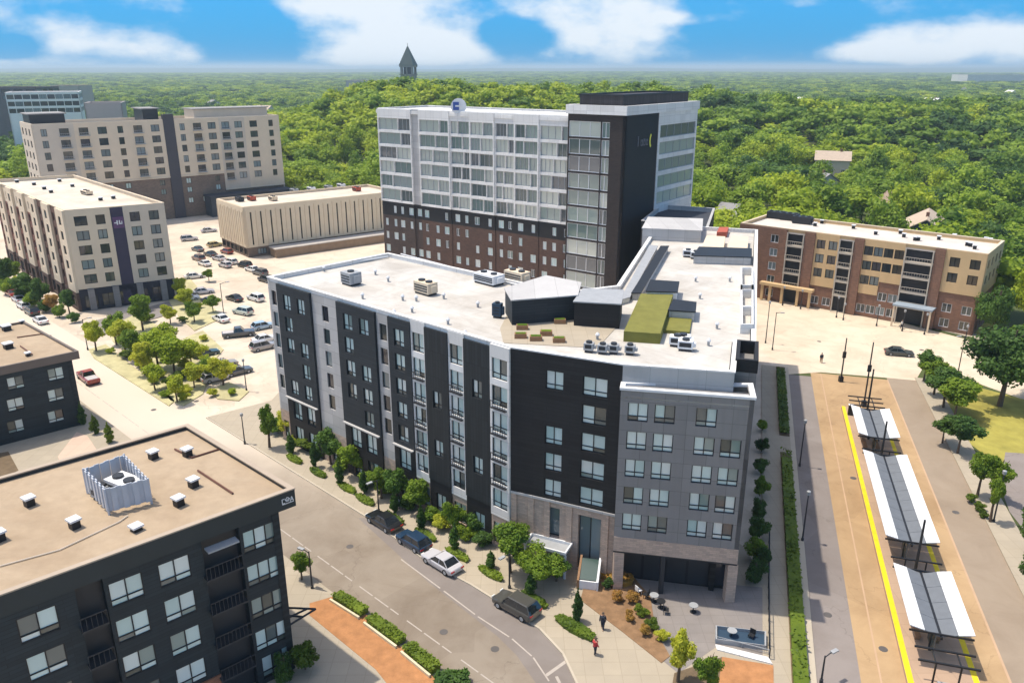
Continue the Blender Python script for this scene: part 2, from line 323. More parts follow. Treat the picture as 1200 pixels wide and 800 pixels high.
def copy_tree(o, parent=None):
    c = o.copy(); COL.objects.link(c)
    if parent is not None: c.parent = parent
    for ch in o.children: copy_tree(ch, c)
    return c

# windows: shared meshes; local x along the wall (0 = centre), z up (0 = sill), -y outward
WC = {}
def win_meshes(kind, w, h, fm, gm):
    k = (kind, round(w, 2), round(h, 2), fm.name, gm.name)
    if k in WC: return WC[k]
    fr = MB(); t = .07; y0, y1 = -.06, .05
    cols = {'single': 1, 'pair': 2, 'tri': 3, 'quad': 4, 'five': 5, 'far1': 1, 'far2': 2, 'far3': 3, 'far4': 4, 'far5': 5, 'door': 2}[kind]
    far = kind.startswith('far'); t = .11 if far else .075
    fr.box(-w / 2, w / 2, y0, y1, 0, t); fr.box(-w / 2, w / 2, y0, y1, h - t, h)
    for i in range(cols + 1):
        x = -w / 2 + i * (w - t) / cols; fr.box(x, x + t, y0 + .004, y1, t, h - t)
    tz = h * .26 if kind in ('pair', 'tri') and h < 2.6 else 0
    if tz: fr.box(-w / 2 + t, w / 2 - t, y0 + .01, y1, tz - t / 2, tz + t / 2)
    panes = []
    cw = (w - t) / cols
    for i in range(cols):
        x0 = -w / 2 + t + i * cw - .01; x1 = -w / 2 + (i + 1) * cw + .01
        for (a, b) in (((t - .01, tz), (tz, h - t + .01)) if tz else ((t - .01, h - t + .01),)):
            panes.append((x0, x1, a, b))
    if far:
        for (a, b, c, d) in panes: fr.quad((a, .02, c), (b, .02, c), (b, .02, d), (a, .02, d), m=1)
        r = (fr.mesh('window', [fm, gm]), [])
    else:
        pm = []
        for (a, b, c, d) in panes:
            p = MB(); p.quad((a, .02, c), (b, .02, c), (b, .02, d), (a, .02, d)); pm.append(p.mesh('pane', gm))
        r = (fr.mesh('window', fm), pm)
    WC[k] = r; return r
def facade(root, P, Q, z0, z1, m, wins=(), off=0.0, name='wall', depth=.22, ret=.6, fm=None, gm=None, capm=None):
    """a wall P->Q (outside on the right hand) with real openings, reveals, frames and panes; wins = (u centre, sill z, w, h, kind)"""
    fm = fm or BLACK; gm = gm or GLASS
    Lw = (Q - P).length; mb = MB(); y = -off; wins = [q for q in wins if q[0] - q[2] / 2 > .05 and q[0] + q[2] / 2 < Lw - .05 and q[1] > z0 + .01 and q[1] + q[3] < z1]
    us = sorted({0.0, round(Lw, 3)} | {round(q[0] - q[2] / 2, 3) for q in wins} | {round(q[0] + q[2] / 2, 3) for q in wins})
    zs = sorted({z0, z1} | {round(q[1], 3) for q in wins} | {round(q[1] + q[3], 3) for q in wins})
    for j in range(len(zs) - 1):
        run = None
        for i in range(len(us)):
            hole = True
            if i < len(us) - 1:
                cu, cz = (us[i] + us[i + 1]) / 2, (zs[j] + zs[j + 1]) / 2
                hole = any(abs(cu - q[0]) < q[2] / 2 and q[1] < cz < q[1] + q[3] for q in wins)
            if not hole and run is None: run = us[i]
            if hole and run is not None:
                mb.quad((run, y, zs[j]), (us[i], y, zs[j]), (us[i], y, zs[j + 1]), (run, y, zs[j + 1])); run = None
    for (u, z, w_, h_, kd) in wins:
        a, b, c, d, e = u - w_ / 2, u + w_ / 2, z, z + h_, y + depth
        mb.quad((a, y, c), (a, e, c), (b, e, c), (b, y, c)); mb.quad((a, y, d), (b, y, d), (b, e, d), (a, e, d))
        mb.quad((a, y, c), (a, y, d), (a, e, d), (a, e, c)); mb.quad((b, y, c), (b, e, c), (b, e, d), (b, y, d))
    # returns into the building body so that the wall has thickness
    e = y + ret
    mb.quad((0, y, z0), (0, y, z1), (0, e, z1), (0, e, z0)); mb.quad((Lw, y, z0), (Lw, e, z0), (Lw, e, z1), (Lw, y, z1)); mb.quad((0, y, z1), (Lw, y, z1), (Lw, e, z1), (0, e, z1)); mb.quad((0, y, z0), (0, e, z0), (Lw, e, z0), (Lw, y, z0))
    Mx = frame_m(P, Q, root); o = link(name, mb.mesh(name, m), root, Mx)
    for (u, z, w_, h_, kd) in wins:
        fme, pms = win_meshes(kd, w_, h_, fm, gm)
        wo = link('door' if kd == 'door' else 'window', fme, root, Mx @ Matrix.Translation((u, y + depth - .03, z)))
        for pm in pms: link('pane', pm, wo)
    return o
def grid(us, zs, w, h, kind='pair', skip=()): return [(u, z, w, h, kind) for i, u in enumerate(us) for j, z in enumerate(zs) if (i, j) not in skip]
def body(root, poly, z0, zr, z1, roofm, parm, capm=None, th=.35, core=DARKM):
    """roof slab, parapet, coping and the dark core behind the windows"""
    ins = offset(poly, .62)
    mb = MB(); mb.prism(ins, z0 + .05, zr - .3); wpart('floor_core', mb, core, root)
    mb = MB(); mb.prism(offset(poly, .03), zr - .3, zr); r = wpart('roof', mb, roofm, root)
    mb = MB(); mb.ring(offset(poly, .02), offset(poly, th), zr, z1 - .002); wpart('parapet', mb, parm, root)
    mb = MB(); mb.ring(offset(poly, -.07), offset(poly, th + .06), z1, z1 + .12); wpart('coping', mb, capm or parm, root)
    return r
def unit(root, p, w, d, h, z, a=D2, m=None, name='rooftop_unit'):
    """rooftop air handler: curb, cabinet, louvred side, fan hoods"""
    mb = MB(); mb.box(-w / 2 + .1, w / 2 - .1, -d / 2 + .1, d / 2 - .1, 0, .25, m=1); mb.box(-w / 2, w / 2, -d / 2, d / 2, .25, h)
    for i in range(3): mb.box(-w / 2 + .15, w / 2 - .15, -d / 2 - .03, -d / 2, .45 + i * (h - .6) / 3, .6 + i * (h - .6) / 3, m=1)
    n = max(1, int(w / 1.2))
    for i in range(n):
        cx = -w / 2 + (i + .5) * w / n; mb.tube([(cx, 0, h), (cx, 0, h + .18)], min(.42, w / n * .36, d * .36), 10, m=1)
    mb.box(w / 2, w / 2 + .25, -d / 4, d / 4, .4, h * .8, m=0)
    o = link(name, mb.mesh(name, [m or GREYM, DARKM]), root, Matrix.Translation(Vector((p.x, p.y, z)) - root.location) @ Matrix.Rotation(-R_(a), 4, 'Z')); return o
def vent(root, p, z, r=.3, h=.6):
    mb = MB(); mb.tube([(0, 0, 0), (0, 0, h)], r * .6, 8, m=1); mb.tube([(0, 0, h), (0, 0, h + .12), (0, 0, h + .3)], [r, r, r * .3], 8)
    link('roof_vent', mb.mesh('roof_vent', [WHITEM, GREYM]), root, Matrix.Translation(Vector((p.x, p.y, z)) - root.location))
def boxvent(root, p, z, s=.9, a=40, h=.8):
    mb = MB(); mb.box(-s / 2, s / 2, -s / 2, s / 2, 0, h, m=1); mb.box(-s / 2 - .1, s / 2 + .1, -s / 2 - .1, s / 2 + .1, h, h + .15)
    link('roof_vent', mb.mesh('roof_vent', [WHITEM, BLACK]), root, Matrix.Translation(Vector((p.x, p.y, z)) - root.location) @ Matrix.Rotation(-R_(a), 4, 'Z'))
def flat(name, poly, z, m, th=None, label=None, kind='structure', cat=None):
    mb = MB()
    a = sum(poly[i - 1][0] * poly[i][1] - poly[i][0] * poly[i - 1][1] for i in range(len(poly)))
    if a < 0: poly = list(reversed(poly))
    if th is None: mb.quad(*[(p[0], p[1], z) for p in poly])
    else: mb.prism(poly, z - th, z)
    o = link(name, mb.mesh(name, m)); return tag(o, label, cat, None, kind)
def g(*pts): return [at(*p) for p in pts]
ORD = ['first', 'second', 'third', 'fourth', 'fifth', 'sixth', 'seventh', 'eighth', 'ninth', 'tenth', 'eleventh', 'twelfth', 'thirteenth', 'fourteenth', 'fifteenth', 'sixteenth', 'seventeenth', 'eighteenth', 'nineteenth', 'twentieth']

# ------------------------------------------------------------------ the setting: ground, streets, pavements
flat('ground', [(-11900, -500), (11900, -500), (11900, 16400), (-11900, 16400)], -.004, WOODF)
SD = dirv(134.0); SN = Vector((-SD.y, SD.x)) * -1          # street direction and its left-hand normal (away from the main building)
SN = Vector((SD.y, -SD.x)) if Vector((SD.y, -SD.x)).x < 0 else Vector((-SD.y, SD.x))
C0 = at(430, 606)
def ss(s, t): return C0 + SD * s + SN * t                   # s along the street, t across it (0 = kerb below the main building)
flat('paved_lot', [(-300, 10), st(8, 9.0), st(150, 9.0), (62, 178), (-20, 262), (-90, 345), (-300, 345)], 0, LOT)
# the street: worn asphalt whose colour turns to pale cream further up
t_ = ASPH.node_tree; b_ = t_.nodes['Principled BSDF']; src = b_.inputs['Base Color'].links[0].from_socket
tc_ = N(t_, 'ShaderNodeTexCoord'); sp_ = N(t_, 'ShaderNodeSeparateXYZ'); t_.links.new(tc_.outputs['Object'], sp_.inputs[0])
nn_ = N(t_, 'ShaderNodeTexNoise'); nn_.inputs['Scale'].default_value = .12; nn_.inputs['Detail'].default_value = 5; t_.links.new(tc_.outputs['Object'], nn_.inputs['Vector'])
yy_ = M(t_, 'ADD', sp_.outputs[1], M(t_, 'MULTIPLY', nn_.outputs[0], 22.0))
mr_ = N(t_, 'ShaderNodeMapRange', interpolation_type='SMOOTHSTEP'); t_.links.new(yy_, mr_.inputs[0]); mr_.inputs[1].default_value = 84; mr_.inputs[2].default_value = 116
mx_ = N(t_, 'ShaderNodeMix', data_type='RGBA'); t_.links.new(mr_.outputs[0], mx_.inputs[0]); t_.links.new(src, mx_.inputs[6]); mx_.inputs[7].default_value = (.62, .53, .43, 1); t_.links.new(mx_.outputs[2], b_.inputs['Base Color'])
CURB = g((430, 606), (498, 656), (552, 685), (592, 710), (633, 737), (660, 766), (676, 800), (684, 850), (684, 980))
LCURB = [ss(s, 10.3) for s in (-150, 0, 20)] + g((560, 830), (600, 900), (610, 980))
flat('street', [ss(-150, 0)] + CURB + list(reversed(LCURB)), .004, ASPH)
flat('parking_lane', g((420, 607), (430, 606), (498, 656), (552, 685), (592, 710), (633, 737), (660, 766), (676, 800), (684, 850), (684, 980), (645, 980), (640, 850), (628, 800), (606, 768), (583, 745), (545, 715), (500, 680)), .008, ASPHD)
SWT = .13
flat('sidewalk', [ss(-38, -.15)] + [p + (p - C0) * 0 for p in CURB] + g((905, 980), (905, 760), (905, 690)) + [at(870, 640), at(735, 560), at(598, 560), at(345, 440), at(318, 470)], SWT, SIDEW, .2)
kb = MB(); K = [ss(-38, 0)] + CURB
for i in range(len(K) - 1):
    a, b = K[i], K[i + 1]; d = (b - a).normalized(); n = Vector((-d.y, d.x)); kb.quad((*(a - n * .12), 0), (*(b - n * .12), 0), (*(b - n * .12), SWT + .01), (*(a - n * .12), SWT + .01)); kb.quad((*(a - n * .12), SWT + .01), (*(b - n * .12), SWT + .01), (*(b + n * .08), SWT + .01), (*(a + n * .08), SWT + .01))
tag(link('kerb', kb.mesh('kerb', CONC)), kind='structure')
flat('sidewalk', [LCURB[1] + SD * -24] + LCURB[1:] + g((330, 980), (200, 980)) + [ss(-24, 24)], SWT, SIDEW, .2)
flat('sidewalk', [ss(-150, 10.3), ss(-38, 10.3), ss(-38, 15.5), ss(-150, 15.5)], SWT, SIDEW, .2)
flat('mulch_bed', g((363, 708), (394, 699), (430, 722), (515, 800), (530, 860), (500, 860), (440, 785), (363, 722)), SWT + .03, MULCH, .1)
# dashed and solid street markings
mk = MB()
def dash(a, b, wd=.12, z=.013):
    d = (b - a).normalized(); n = Vector((-d.y, d.x)) * wd / 2; mk.quad((*(a - n), z), (*(b - n), z), (*(b + n), z), (*(a + n), z))
for k in range(-45, 12): dash(ss(k * 2.4, 7.9), ss(k * 2.4 + (2.1 if k % 3 else 1.2), 7.9), .12)
lane = g((470, 655), (520, 692), (560, 722), (600, 748), (625, 770), (645, 800))
for i in range(len(lane) - 1): dash(lane[i], lane[i] + (lane[i + 1] - lane[i]) * .92, .13)
dash(at(640, 791), at(664, 774), .3); dash(at(652, 792), at(656, 800), .25)
tag(link('street_markings', mk.mesh('street_markings', PAINTW)), kind='structure')
# plaza by the main entrance
flat('plaza_paving', g((735, 676), (905, 690), (905, 772), (842, 757), (795, 790), (770, 770), (760, 735), (735, 700)), SWT + .004, PAVER)
flat('mulch_bed', g((690, 668), (738, 672), (762, 700), (768, 740), (785, 770), (775, 778), (730, 742), (680, 704)), SWT + .05, mat('shade_toned_mulch', (.25, .15, .08), .95, .4, 1.2, .6, 12), .08)  # shade over this bed is put into a browner mulch colour
flat('mulch_bed', g((846, 771), (906, 781), (908, 900), (830, 900)), SWT + .05, MULCH, .08)
flat('planting_bed', g((790, 790), (846, 771), (830, 900), (770, 900)), SWT + .045, SOIL, .08)
# the avenue with its busway (s along it, t across it)
def strip(name, s0, s1, t0, t1, z, m, th=None): return flat(name, [st(s0, t0), st(s0, t1), st(s1, t1), st(s1, t0)], z, m, th)
strip('sidewalk', 10, 131, 4.75, 7.0, SWT + .01, SIDEW, .2); strip('sidewalk', 10, 131, 8.35, 8.95, SWT, CONC, .2)
strip('planting_strip', 10, 131, 7.0, 8.35, SWT - .01, SOIL, .2)
strip('sidewalk', 98.5, 103.5, 6.98, 8.37, SWT + .004, SIDEW, .1)
strip('avenue_lane', 5, 128, 8.95, 12.4, .004, ASPHR); strip('busway', 5, 130, 12.4, 24.0, .004, BUSW); strip('avenue_lane', 5, 131, 24.0, 28.3, .005, ASPH.copy() if False else mat('faded_asphalt', (.32, .255, .19), .9, .08, .15, .2, 30, stain=.4))
flat('cross_street', [st(128, 9.0), st(130.5, 14), st(131, 28.3)] + g((1085, 425), (1140, 447), (1400, 540), (1400, 450), (1250, 425), (1150, 402), (1010, 366), (880, 342), (800, 330)), .008, mat('pale_road_concrete', (.66, .56, .43), .9, .08, .12, .1, 10, kind='road', stain=.5))
strip('lane_edge', 5, 130, 13.9, 14.05, .012, mat('worn_joint', (.50, .34, .22), .9, .1)); strip('lane_edge', 5, 130, 23.9, 24.1, .012, MATS['worn_joint'])
strip('sidewalk', 5, 132, 28.3, 31.2, SWT, SIDEW, .2)
flat('lawn', [st(108, 31.2), st(131, 31.2)] + g((1150, 455), (1400, 520), (1400, 560), (1205, 535), (1170, 545)), .05, GRASSY)
flat('lawn', [st(5, 31.2), st(82, 31.2), st(82, 60), st(5, 60)], .05, GRASS)
flat('parking_lot', g((1178, 530), (1400, 545), (1400, 700), (1215, 640), (1183, 600), (1172, 570)), .06, ASPHR)
flat('lawn', g((905, 346), (1000, 360), (1160, 400), (1175, 395), (1165, 380), (900, 330)), .05, GRASSY)
flat('sidewalk', g((890, 348), (1000, 363), (1140, 396), (1250, 425), (1250, 421), (1140, 391), (1000, 357), (890, 344)), SWT, CONC, .15)
strip('platform', 40, 116, 15.9, 21.5, .32, mat('platform_paving', (.44, .31, .22), .9, .08, .3, kind='paver'), .35)
strip('tactile_strip', 40, 116, 15.92, 16.4, .324 + .004, PAINTY); strip('tactile_strip', 40, 116, 21.0, 21.46, .328, PAINTY)
# ground below the shaded buildings to the left
flat('sidewalk', g((-20, 560), (100, 560), (130, 525), (92, 500), (-20, 520)), SWT + .01, SIDEW, .15)
flat('planting_bed', g((-20, 535), (10, 530), (22, 552), (-20, 575)), .16, SOIL, .1)
flat('terrace', g((68, 536), (90, 507), (103, 512), (118, 535), (75, 552)), .17, mat('terrace_paving', (.6, .44, .34), .9, .08, .4, kind='paver'), .1)
ISL = [g((104, 410), (124, 404), (150, 425), (205, 470), (198, 476), (110, 420)), g((128, 384), (160, 368), (190, 385), (222, 412), (245, 440), (238, 462), (215, 476), (200, 470), (160, 425), (132, 400)),
       g((218, 396), (238, 388), (262, 410), (245, 430)), g((247, 458), (268, 448), (292, 459), (280, 470), (255, 468)), g((197, 352), (232, 345), (262, 372), (228, 388), (210, 372)), g((205, 330), (222, 326), (238, 344), (215, 348))]
for p in ISL: flat('planted_island', p, .14, mat('island_ground', (.50, .46, .26), .95, .3, .5, .5, 10, stain=.5), .14)
flat('sidewalk', g((104, 378), (205, 352), (212, 364), (112, 396)), SWT, PAVER, .13)
# parking bay lines
mk = MB()
for (p, n) in ((at(236, 330), 7), (at(250, 392), 8), (at(205, 415), 6)):
    for i in range(n):
        a = p + dirv(133) * i * 2.7; b = a + dirv(43) * 5
        d = (b - a).normalized(); q = Vector((-d.y, d.x)) * .06; mk.quad((*(a - q), .01), (*(b - q), .01), (*(b + q), .01), (*(a + q), .01))
tag(link('parking_markings', mk.mesh('parking_markings', PAINTW)), kind='structure')

for px, py in ((410, 640), (520, 740), (300, 590), (180, 480), (250, 400), (280, 350), (90, 420), (1000, 560), (1035, 760), (1120, 600), (970, 720), (960, 400), (1080, 410), (580, 760), (230, 470)):
    p = at(px, py); mb = MB(); mb.tube([(p.x, p.y, .0), (p.x, p.y, .017)], .38, 12); tag(link('manhole_cover', mb.mesh('manhole_cover', mat('cast_iron', (.11, .10, .095), .6, .2))), kind='structure')
# ------------------------------------------------------------------ main building
HFT = []; FOOT = []   # footprints that keep the woodland clear
def bldg(name, label, cat, poly):
    FOOT.append([tuple(p) for p in poly]); c = sum(poly, Vector((0, 0))) / len(poly); return thing(name, label, cat, c.x, c.y)
HM = 22.3
A, B, C = at(313, 325, HM), at(599, 408, HM), at(730, 428, HM)
D = at(861, 437, HM); E = at(893, 270, HM); E = D + DA * (E - D).dot(DA)
Dx = at(883, 457, 20.8)
D1 = D + DA * max(3.0, (at(885, 403, HM) - D).dot(DA)); E1 = D1 + DT * (at(885, 403, HM) - D).dot(DT); E = E1 + DA * (at(893, 270, HM) - E1).dot(DA)
IN1 = at(759, 281, HM); IN2 = at(718, 335, HM); BK = at(455, 297, HM)
IN2 = IN1 - DA * (IN1 - IN2).length
lw = (B - A).normalized()
J = BK + lw * ((IN2 - BK).dot(lw) - 3.0)
poly = [A, B, C, D, D1, E1, E, E + dirv(D2 - 90) * 12.5, IN1 + DA * 2, IN2, J, BK]
MAIN = bldg('apartment_building', 'large six storey apartment building in black and grey cladding, white roof, centre', 'apartment building', poly)
body(MAIN, poly, 0, 21.85, HM, ROOFW, WHITEP)
ROWS = [7.7, 10.5, 13.3, 16.1, 18.9]
# left facade bays: (px left, px right, material, offset, window columns, width, kind)
bays = [(313, 325, LGREY, .0, 1, 1.0, 'single'), (325, 364, NAVY, .3, 2, 1.5, 'pair'), (364, 395, LGREY, .0, 1, 1.2, 'single'), (395, 440, NAVY, .3, 2, 1.6, 'pair'), (440, 455, LGREY, .0, 1, 1.2, 'single'),
        (455, 481, NAVY, .22, 1, 1.6, 'pair'), (481, 498, WHITEP, .1, 1, 2.0, 'pair'), (498, 525, NAVYR, .22, 1, 1.3, 'pair'), (525, 544, WHITEP, .1, 1, 2.0, 'pair'), (544, 576, NAVYR, .22, 1, 1.3, 'pair'), (576, 599, WHITEP, .3, 1, 2.3, 'pair')]
Lf = (B - A).length
for i, (x0, x1, m_, off, nc, ww, kd) in enumerate(bays):
    t0, t1 = tpx(A, B, x0, HM), tpx(A, B, x1, HM)
    if i == 0: t0 = 0
    if i == len(bays) - 1: t1 = 1
    P, Q = A.lerp(B, t0), A.lerp(B, t1); wd = (Q - P).length
    us = [wd * .5] if nc == 1 else [wd * .3, wd * .72]
    rows = [4.9] + ROWS if m_ is WHITEP else list(ROWS)
    skip = {(1, 4 - (i % 2)), (0, i % 3)} if nc == 2 else set()
    if m_ is NAVYR: skip = {(0, 1), (0, 4), (0, 2) if i == 9 else (0, 3)}
    wins = grid(us, rows, min(ww, wd * .8), 1.9 if m_ is not WHITEP else 2.1, kd, skip)
    zb = 3.9 if m_ is WHITEP else (7.15 if m_ is NAVY else 4.6)
    low = grid(us, [.7] if m_ is not NAVY else [.7, 4.2], min(ww * 1.15, wd * .8), 2.4, 'pair')
    gm = GLASSD if (m_ is LGREY) else GLASS
    facade(MAIN, P, Q, zb, HM - (.0 if m_ is WHITEP else .35), m_, wins, off, ret=off + .5, gm=gm)
    facade(MAIN, P, Q, .1, zb, TAUPE if m_ in (LGREY, WHITEP) else CHAR, low, max(off - .1, .02), ret=off + .5)
    if m_ is WHITEP:
        Mx = frame_m(P, Q, MAIN)
        for z in ROWS[:-1]:   # slim balcony rail across each tall window
            r = MB(); r.box(wd * .12, wd * .88, -off - .3, -off + .02, z - .28, z - .16)
            for k in range(7): r.box(wd * .12 + k * wd * .76 / 6 - .02, wd * .12 + k * wd * .76 / 6 + .02, -off - .3, -off - .26, z - .16, z + .5)
            r.box(wd * .12, wd * .88, -off - .32, -off - .24, z + .5, z + .56); link('balcony', r.mesh('balcony', DARKM), MAIN, Mx)
    if m_ is NAVY:            # pale ledge above the ground storey
        r = MB(); r.box(.1, wd - .1, -off - .3, -off, 6.98, 7.13); link('ledge', r.mesh('ledge', LGREY), MAIN, frame_m(P, Q, MAIN))
# front: charcoal block over taupe brick base
wd = (C - B).length; ux = [wd * tpx(B, C, 650, 18) , wd * tpx(B, C, 697, 18)]
wins = grid([ux[0]], [ROWS[4], ROWS[2], ROWS[1], ROWS[0]], 1.75, 1.85) + grid([ux[1]], ROWS, 2.35, 1.85)
facade(MAIN, B, C, 7.2, HM, CHAR, wins, .12, ret=.7)
facade(MAIN, B, C, .1, 7.2, TAUPE, [(ux[0], 3.2, 1.5, 3.3, 'single'), (ux[1] - .1, .4, 2.3, 6.0, 'door')], .0, ret=.5, depth=.5, gm=GLASSD)
Mx = frame_m(B, C, MAIN)
for u in (0.35, 2.2, 3.9, 6.2, 9.9):
    r = MB(); r.box(u - .3, u + .3, -.16, .0, .1, 7.15); link('pilaster', r.mesh('pilaster', TAUPE), MAIN, Mx)
r = MB(); r.box(-.2, wd + .2, -.2, .0, 7.15, 7.4); link('stone_band', r.mesh('stone_band', LGREY), MAIN, Mx)
r = MB(); r.box(ux[0] - 2.1, ux[0] + 2.1, -1.9, -.02, 2.7, 2.85, m=1); r.ring([(ux[0] - 2.2, -2.0), (ux[0] + 2.2, -2.0), (ux[0] + 2.2, -.03), (ux[0] - 2.2, -.03)], [(ux[0] - 2.05, -1.85), (ux[0] + 2.05, -1.85), (ux[0] + 2.05, -.2), (ux[0] - 2.05, -.2)], 2.86, 3.15)
link('entrance_canopy', r.mesh('entrance_canopy', [WHITEM, GREYM]), MAIN, Mx)
for sx in (-2.1, 2.1): r = MB(); r.box(ux[0] + sx - .1, ux[0] + sx + .1, -1.9, -1.7, .1, 2.7); link('canopy_post', r.mesh('canopy_post', WHITEM), MAIN, Mx)
# front: lower grey block standing forward
e1 = (D - C).normalized(); n1 = Vector((e1.y, -e1.x)); G0, G1 = C + n1 * 1.5, C + e1 * (Dx - C).dot(e1) + n1 * 1.5
HG = 20.6; wd = (G1 - G0).length
facade(MAIN, C, D, 7, HM, LGREY, [], .06, ret=.5)
us = [wd * tpx(G0, G1, px, 15) for px in (745, 776, 824, 855)]
gr = [6.7 + 2.75 * k for k in range(5)]
wins = grid(us, gr, 1.75, 1.75, 'pair', {(3, 4)})
facade(MAIN, G0, G1, 5.9, HG, GREYP, wins, .0, ret=1.2)
blk = [G0, G1, G1 - n1 * 3.2, G0 - n1 * 1.3]
mb = MB(); mb.prism([(p.x, p.y) for p in (G0 - n1 * .6, G1 - n1 * .6 - e1 * .3, G1 - n1 * 3.0 - e1 * .3, G0 - n1 * 1.3)], 4.9, HG - .8); wpart('floor_core', mb, DARKM, MAIN)
mb = MB(); mb.prism([(p.x, p.y) for p in blk], HG - .75, HG - .6); wpart('roof', mb, ROOFW, MAIN)
mb = MB(); mb.ring(offset(blk, -.1), offset(blk, .35), HG, HG + .22); wpart('coping', mb, WHITEM, MAIN)
facade(MAIN, G0, G1, 4.4, 5.9, TAUPE, [], .05, ret=1.2)
facade(MAIN, G1, G1 - n1 * 3.2, 4.4, HG, GREYP, [], .0, ret=.4)
mb = MB(); mb.prism([(p.x, p.y) for p in blk], 4.2, 4.4); wpart('soffit', mb, DARKM, MAIN)
for p in (G0 + e1 * .5 - n1 * .5, G1 - e1 * .4 - n1 * .5):
    mb = MB(); mb.prism([(p.x + a, p.y + b) for a, b in ((-.45, -.45), (.45, -.45), (.45, .45), (-.45, .45))], .1, 4.2); wpart('corner_pier', mb, TAUPE, MAIN)
mb = MB(); q = G0 + e1 * 4.6 - n1 * .3; mb.prism([(q.x + a, q.y + b) for a, b in ((-.2, -.2), (.2, -.2), (.2, .2), (-.2, .2))], .1, 4.2); wpart('corner_pier', mb, DARKM, MAIN)
S0, S1_ = C + e1 * .2 - n1 * .6, C + e1 * (wd) - n1 * .6
facade(MAIN, S0, S1_, .1, 4.2, BLACK, [(1.5 + k * 2.1, .25, 1.85, 3.1, 'single' if k else 'door') for k in range(5)], 0, ret=.4, gm=GLASSD)
# east side along the avenue
wd = (E - E1).length
east = []
for k in range(18):
    for j, z in enumerate(ROWS + [3.2]):
        if (k * 7 + j * 3) % 5: east.append((3 + k * 3.5, z, 1.5, 1.9, 'far2'))
facade(MAIN, E1, E, .1, HM, CHAR, east, .0, ret=.5)
facade(MAIN, D, D1, .1, HM, CHAR, [], .0, ret=.5); facade(MAIN, D1, E1, .1, HM, CHAR, [], .0, ret=.4)
jl = (D1 - D).length; jt = (E1 - D1).length
for (s0, s1, o_, z) in ((jl - 5.5, jl - .05, jt + .25, HM - .9),):
    P0 = D + DA * s0; P1 = D + DA * s1; tt = dirv(D2 + 90) * o_
    mb = MB(); mb.prism([(p.x, p.y) for p in (P0 + tt, P1 + tt, P1, P0)], 4.5, z); wpart('stair_bay', mb, GREYP, MAIN); Q4 = [P0 + tt, P1 + tt, P1, P0]; mb = MB(); mb.ring(offset(Q4, -.05), offset(Q4, .3), z, z + 1.2); wpart('parapet', mb, CHAR, MAIN)
# remaining back walls
for P, Q in ((E, poly[7]), (poly[7], poly[8]), (IN1 + DA * 2, IN2), (IN2, J), (J, BK), (BK, A)):
    Lw = (Q - P).length
    facade(MAIN, P, Q, .1, HM, LGREY if (P - BK).length < 1 else WHITEP, grid([2 + 3.6 * k for k in range(int(Lw / 3.6))], ROWS, 1.5, 1.8, 'far2') if Lw > 6 else [], .0, ret=.4, gm=GLASSD)
# roof: lit membrane with parapet notches, penthouses, green roof, skylights
zr = 21.85
def rbox(name, pxs, z0, z1, m, zp=None, cap=None, mats=None):
    P = [at(x, y, zp if zp is not None else z0) for x, y in pxs]
    a = sum(P[i - 1].x * P[i].y - P[i].x * P[i - 1].y for i in range(len(P)))
    if a < 0: P.reverse()
    mb = MB(); mb.prism([(p.x, p.y) for p in P], z0, z1); o = wpart(name, mb, m, MAIN)
    if cap: mb = MB(); mb.prism(offset(P, -.12), z1, z1 + .12); wpart('coping', mb, cap, MAIN)
    return P
rbox('penthouse', [(592, 344), (640, 329), (680, 337), (676, 352), (600, 358)], zr, 24.5, NAVY, 24.0, LGREY)
rbox('penthouse', [(673, 354), (727, 357), (730, 341), (684, 339)], zr, 24.4, CHAR, 24.4, GREYM)
rbox('penthouse', [(753, 268), (822, 271), (823, 257), (760, 255)], zr - 3, 23.6, LGREY, 23.6, LGREY)
rbox('green_roof', [(731, 388), (774, 391), (789, 344), (751, 344)], zr, 22.9, GREENRF, 22.9)
rbox('green_roof', [(774, 386), (808, 389), (812, 366), (780, 364)], zr, 22.2, GREENRF, 22.2)
rbox('skylight', [(741, 344), (750, 344), (783, 289), (775, 289)], zr, 22.6, LGREY, 22.6, BLACK)
rbox('skylight', [(727, 352), (737, 349), (770, 289), (762, 288)], zr, 22.4, WHITEP, 22.4, GREYM)
rbox('roof_bulkhead', [(758, 342), (793, 343), (795, 331), (763, 329)], zr, 23.1, WHITEP, 23.1, BLACK)
rbox('roof_bulkhead', [(784, 364), (814, 366), (815, 355), (790, 352)], zr, 22.9, LGREY, 22.9, BLACK)
rbox('roof_bulkhead', [(813, 300), (880, 302), (880, 292), (820, 290)], zr, 22.9, LGREY, 22.9, BLACK)
rbox('roof_tank', [(822, 290), (848, 291), (850, 277), (828, 276)], zr, 22.9, BEIGE, 22.9)
rbox('roof_tank', [(853, 291), (876, 292), (877, 277), (857, 276)], zr, 22.9, BEIGE, 22.9)
rbox('roof_tank', [(840, 272), (852, 272), (854, 266), (843, 266)], zr, 22.7, RED, 22.7)
for (a, b) in ((349, 322), (369, 343), (391, 369)):    # framed pits in the parapet on the avenue side
    P = [at(867, a, zr), at(882, a, zr), at(882, b, zr), at(867, b, zr)]
    mb = MB(); Q = P if True else P
    mb.ring(P, offset(P, .2), zr, zr + 1.0); wpart('parapet_frame', mb, WHITEP, MAIN)
rbox('roof_terrace', [(590, 402), (700, 408), (722, 384), (668, 352), (600, 358), (586, 385)], zr, zr + .05, SIDEW, zr)
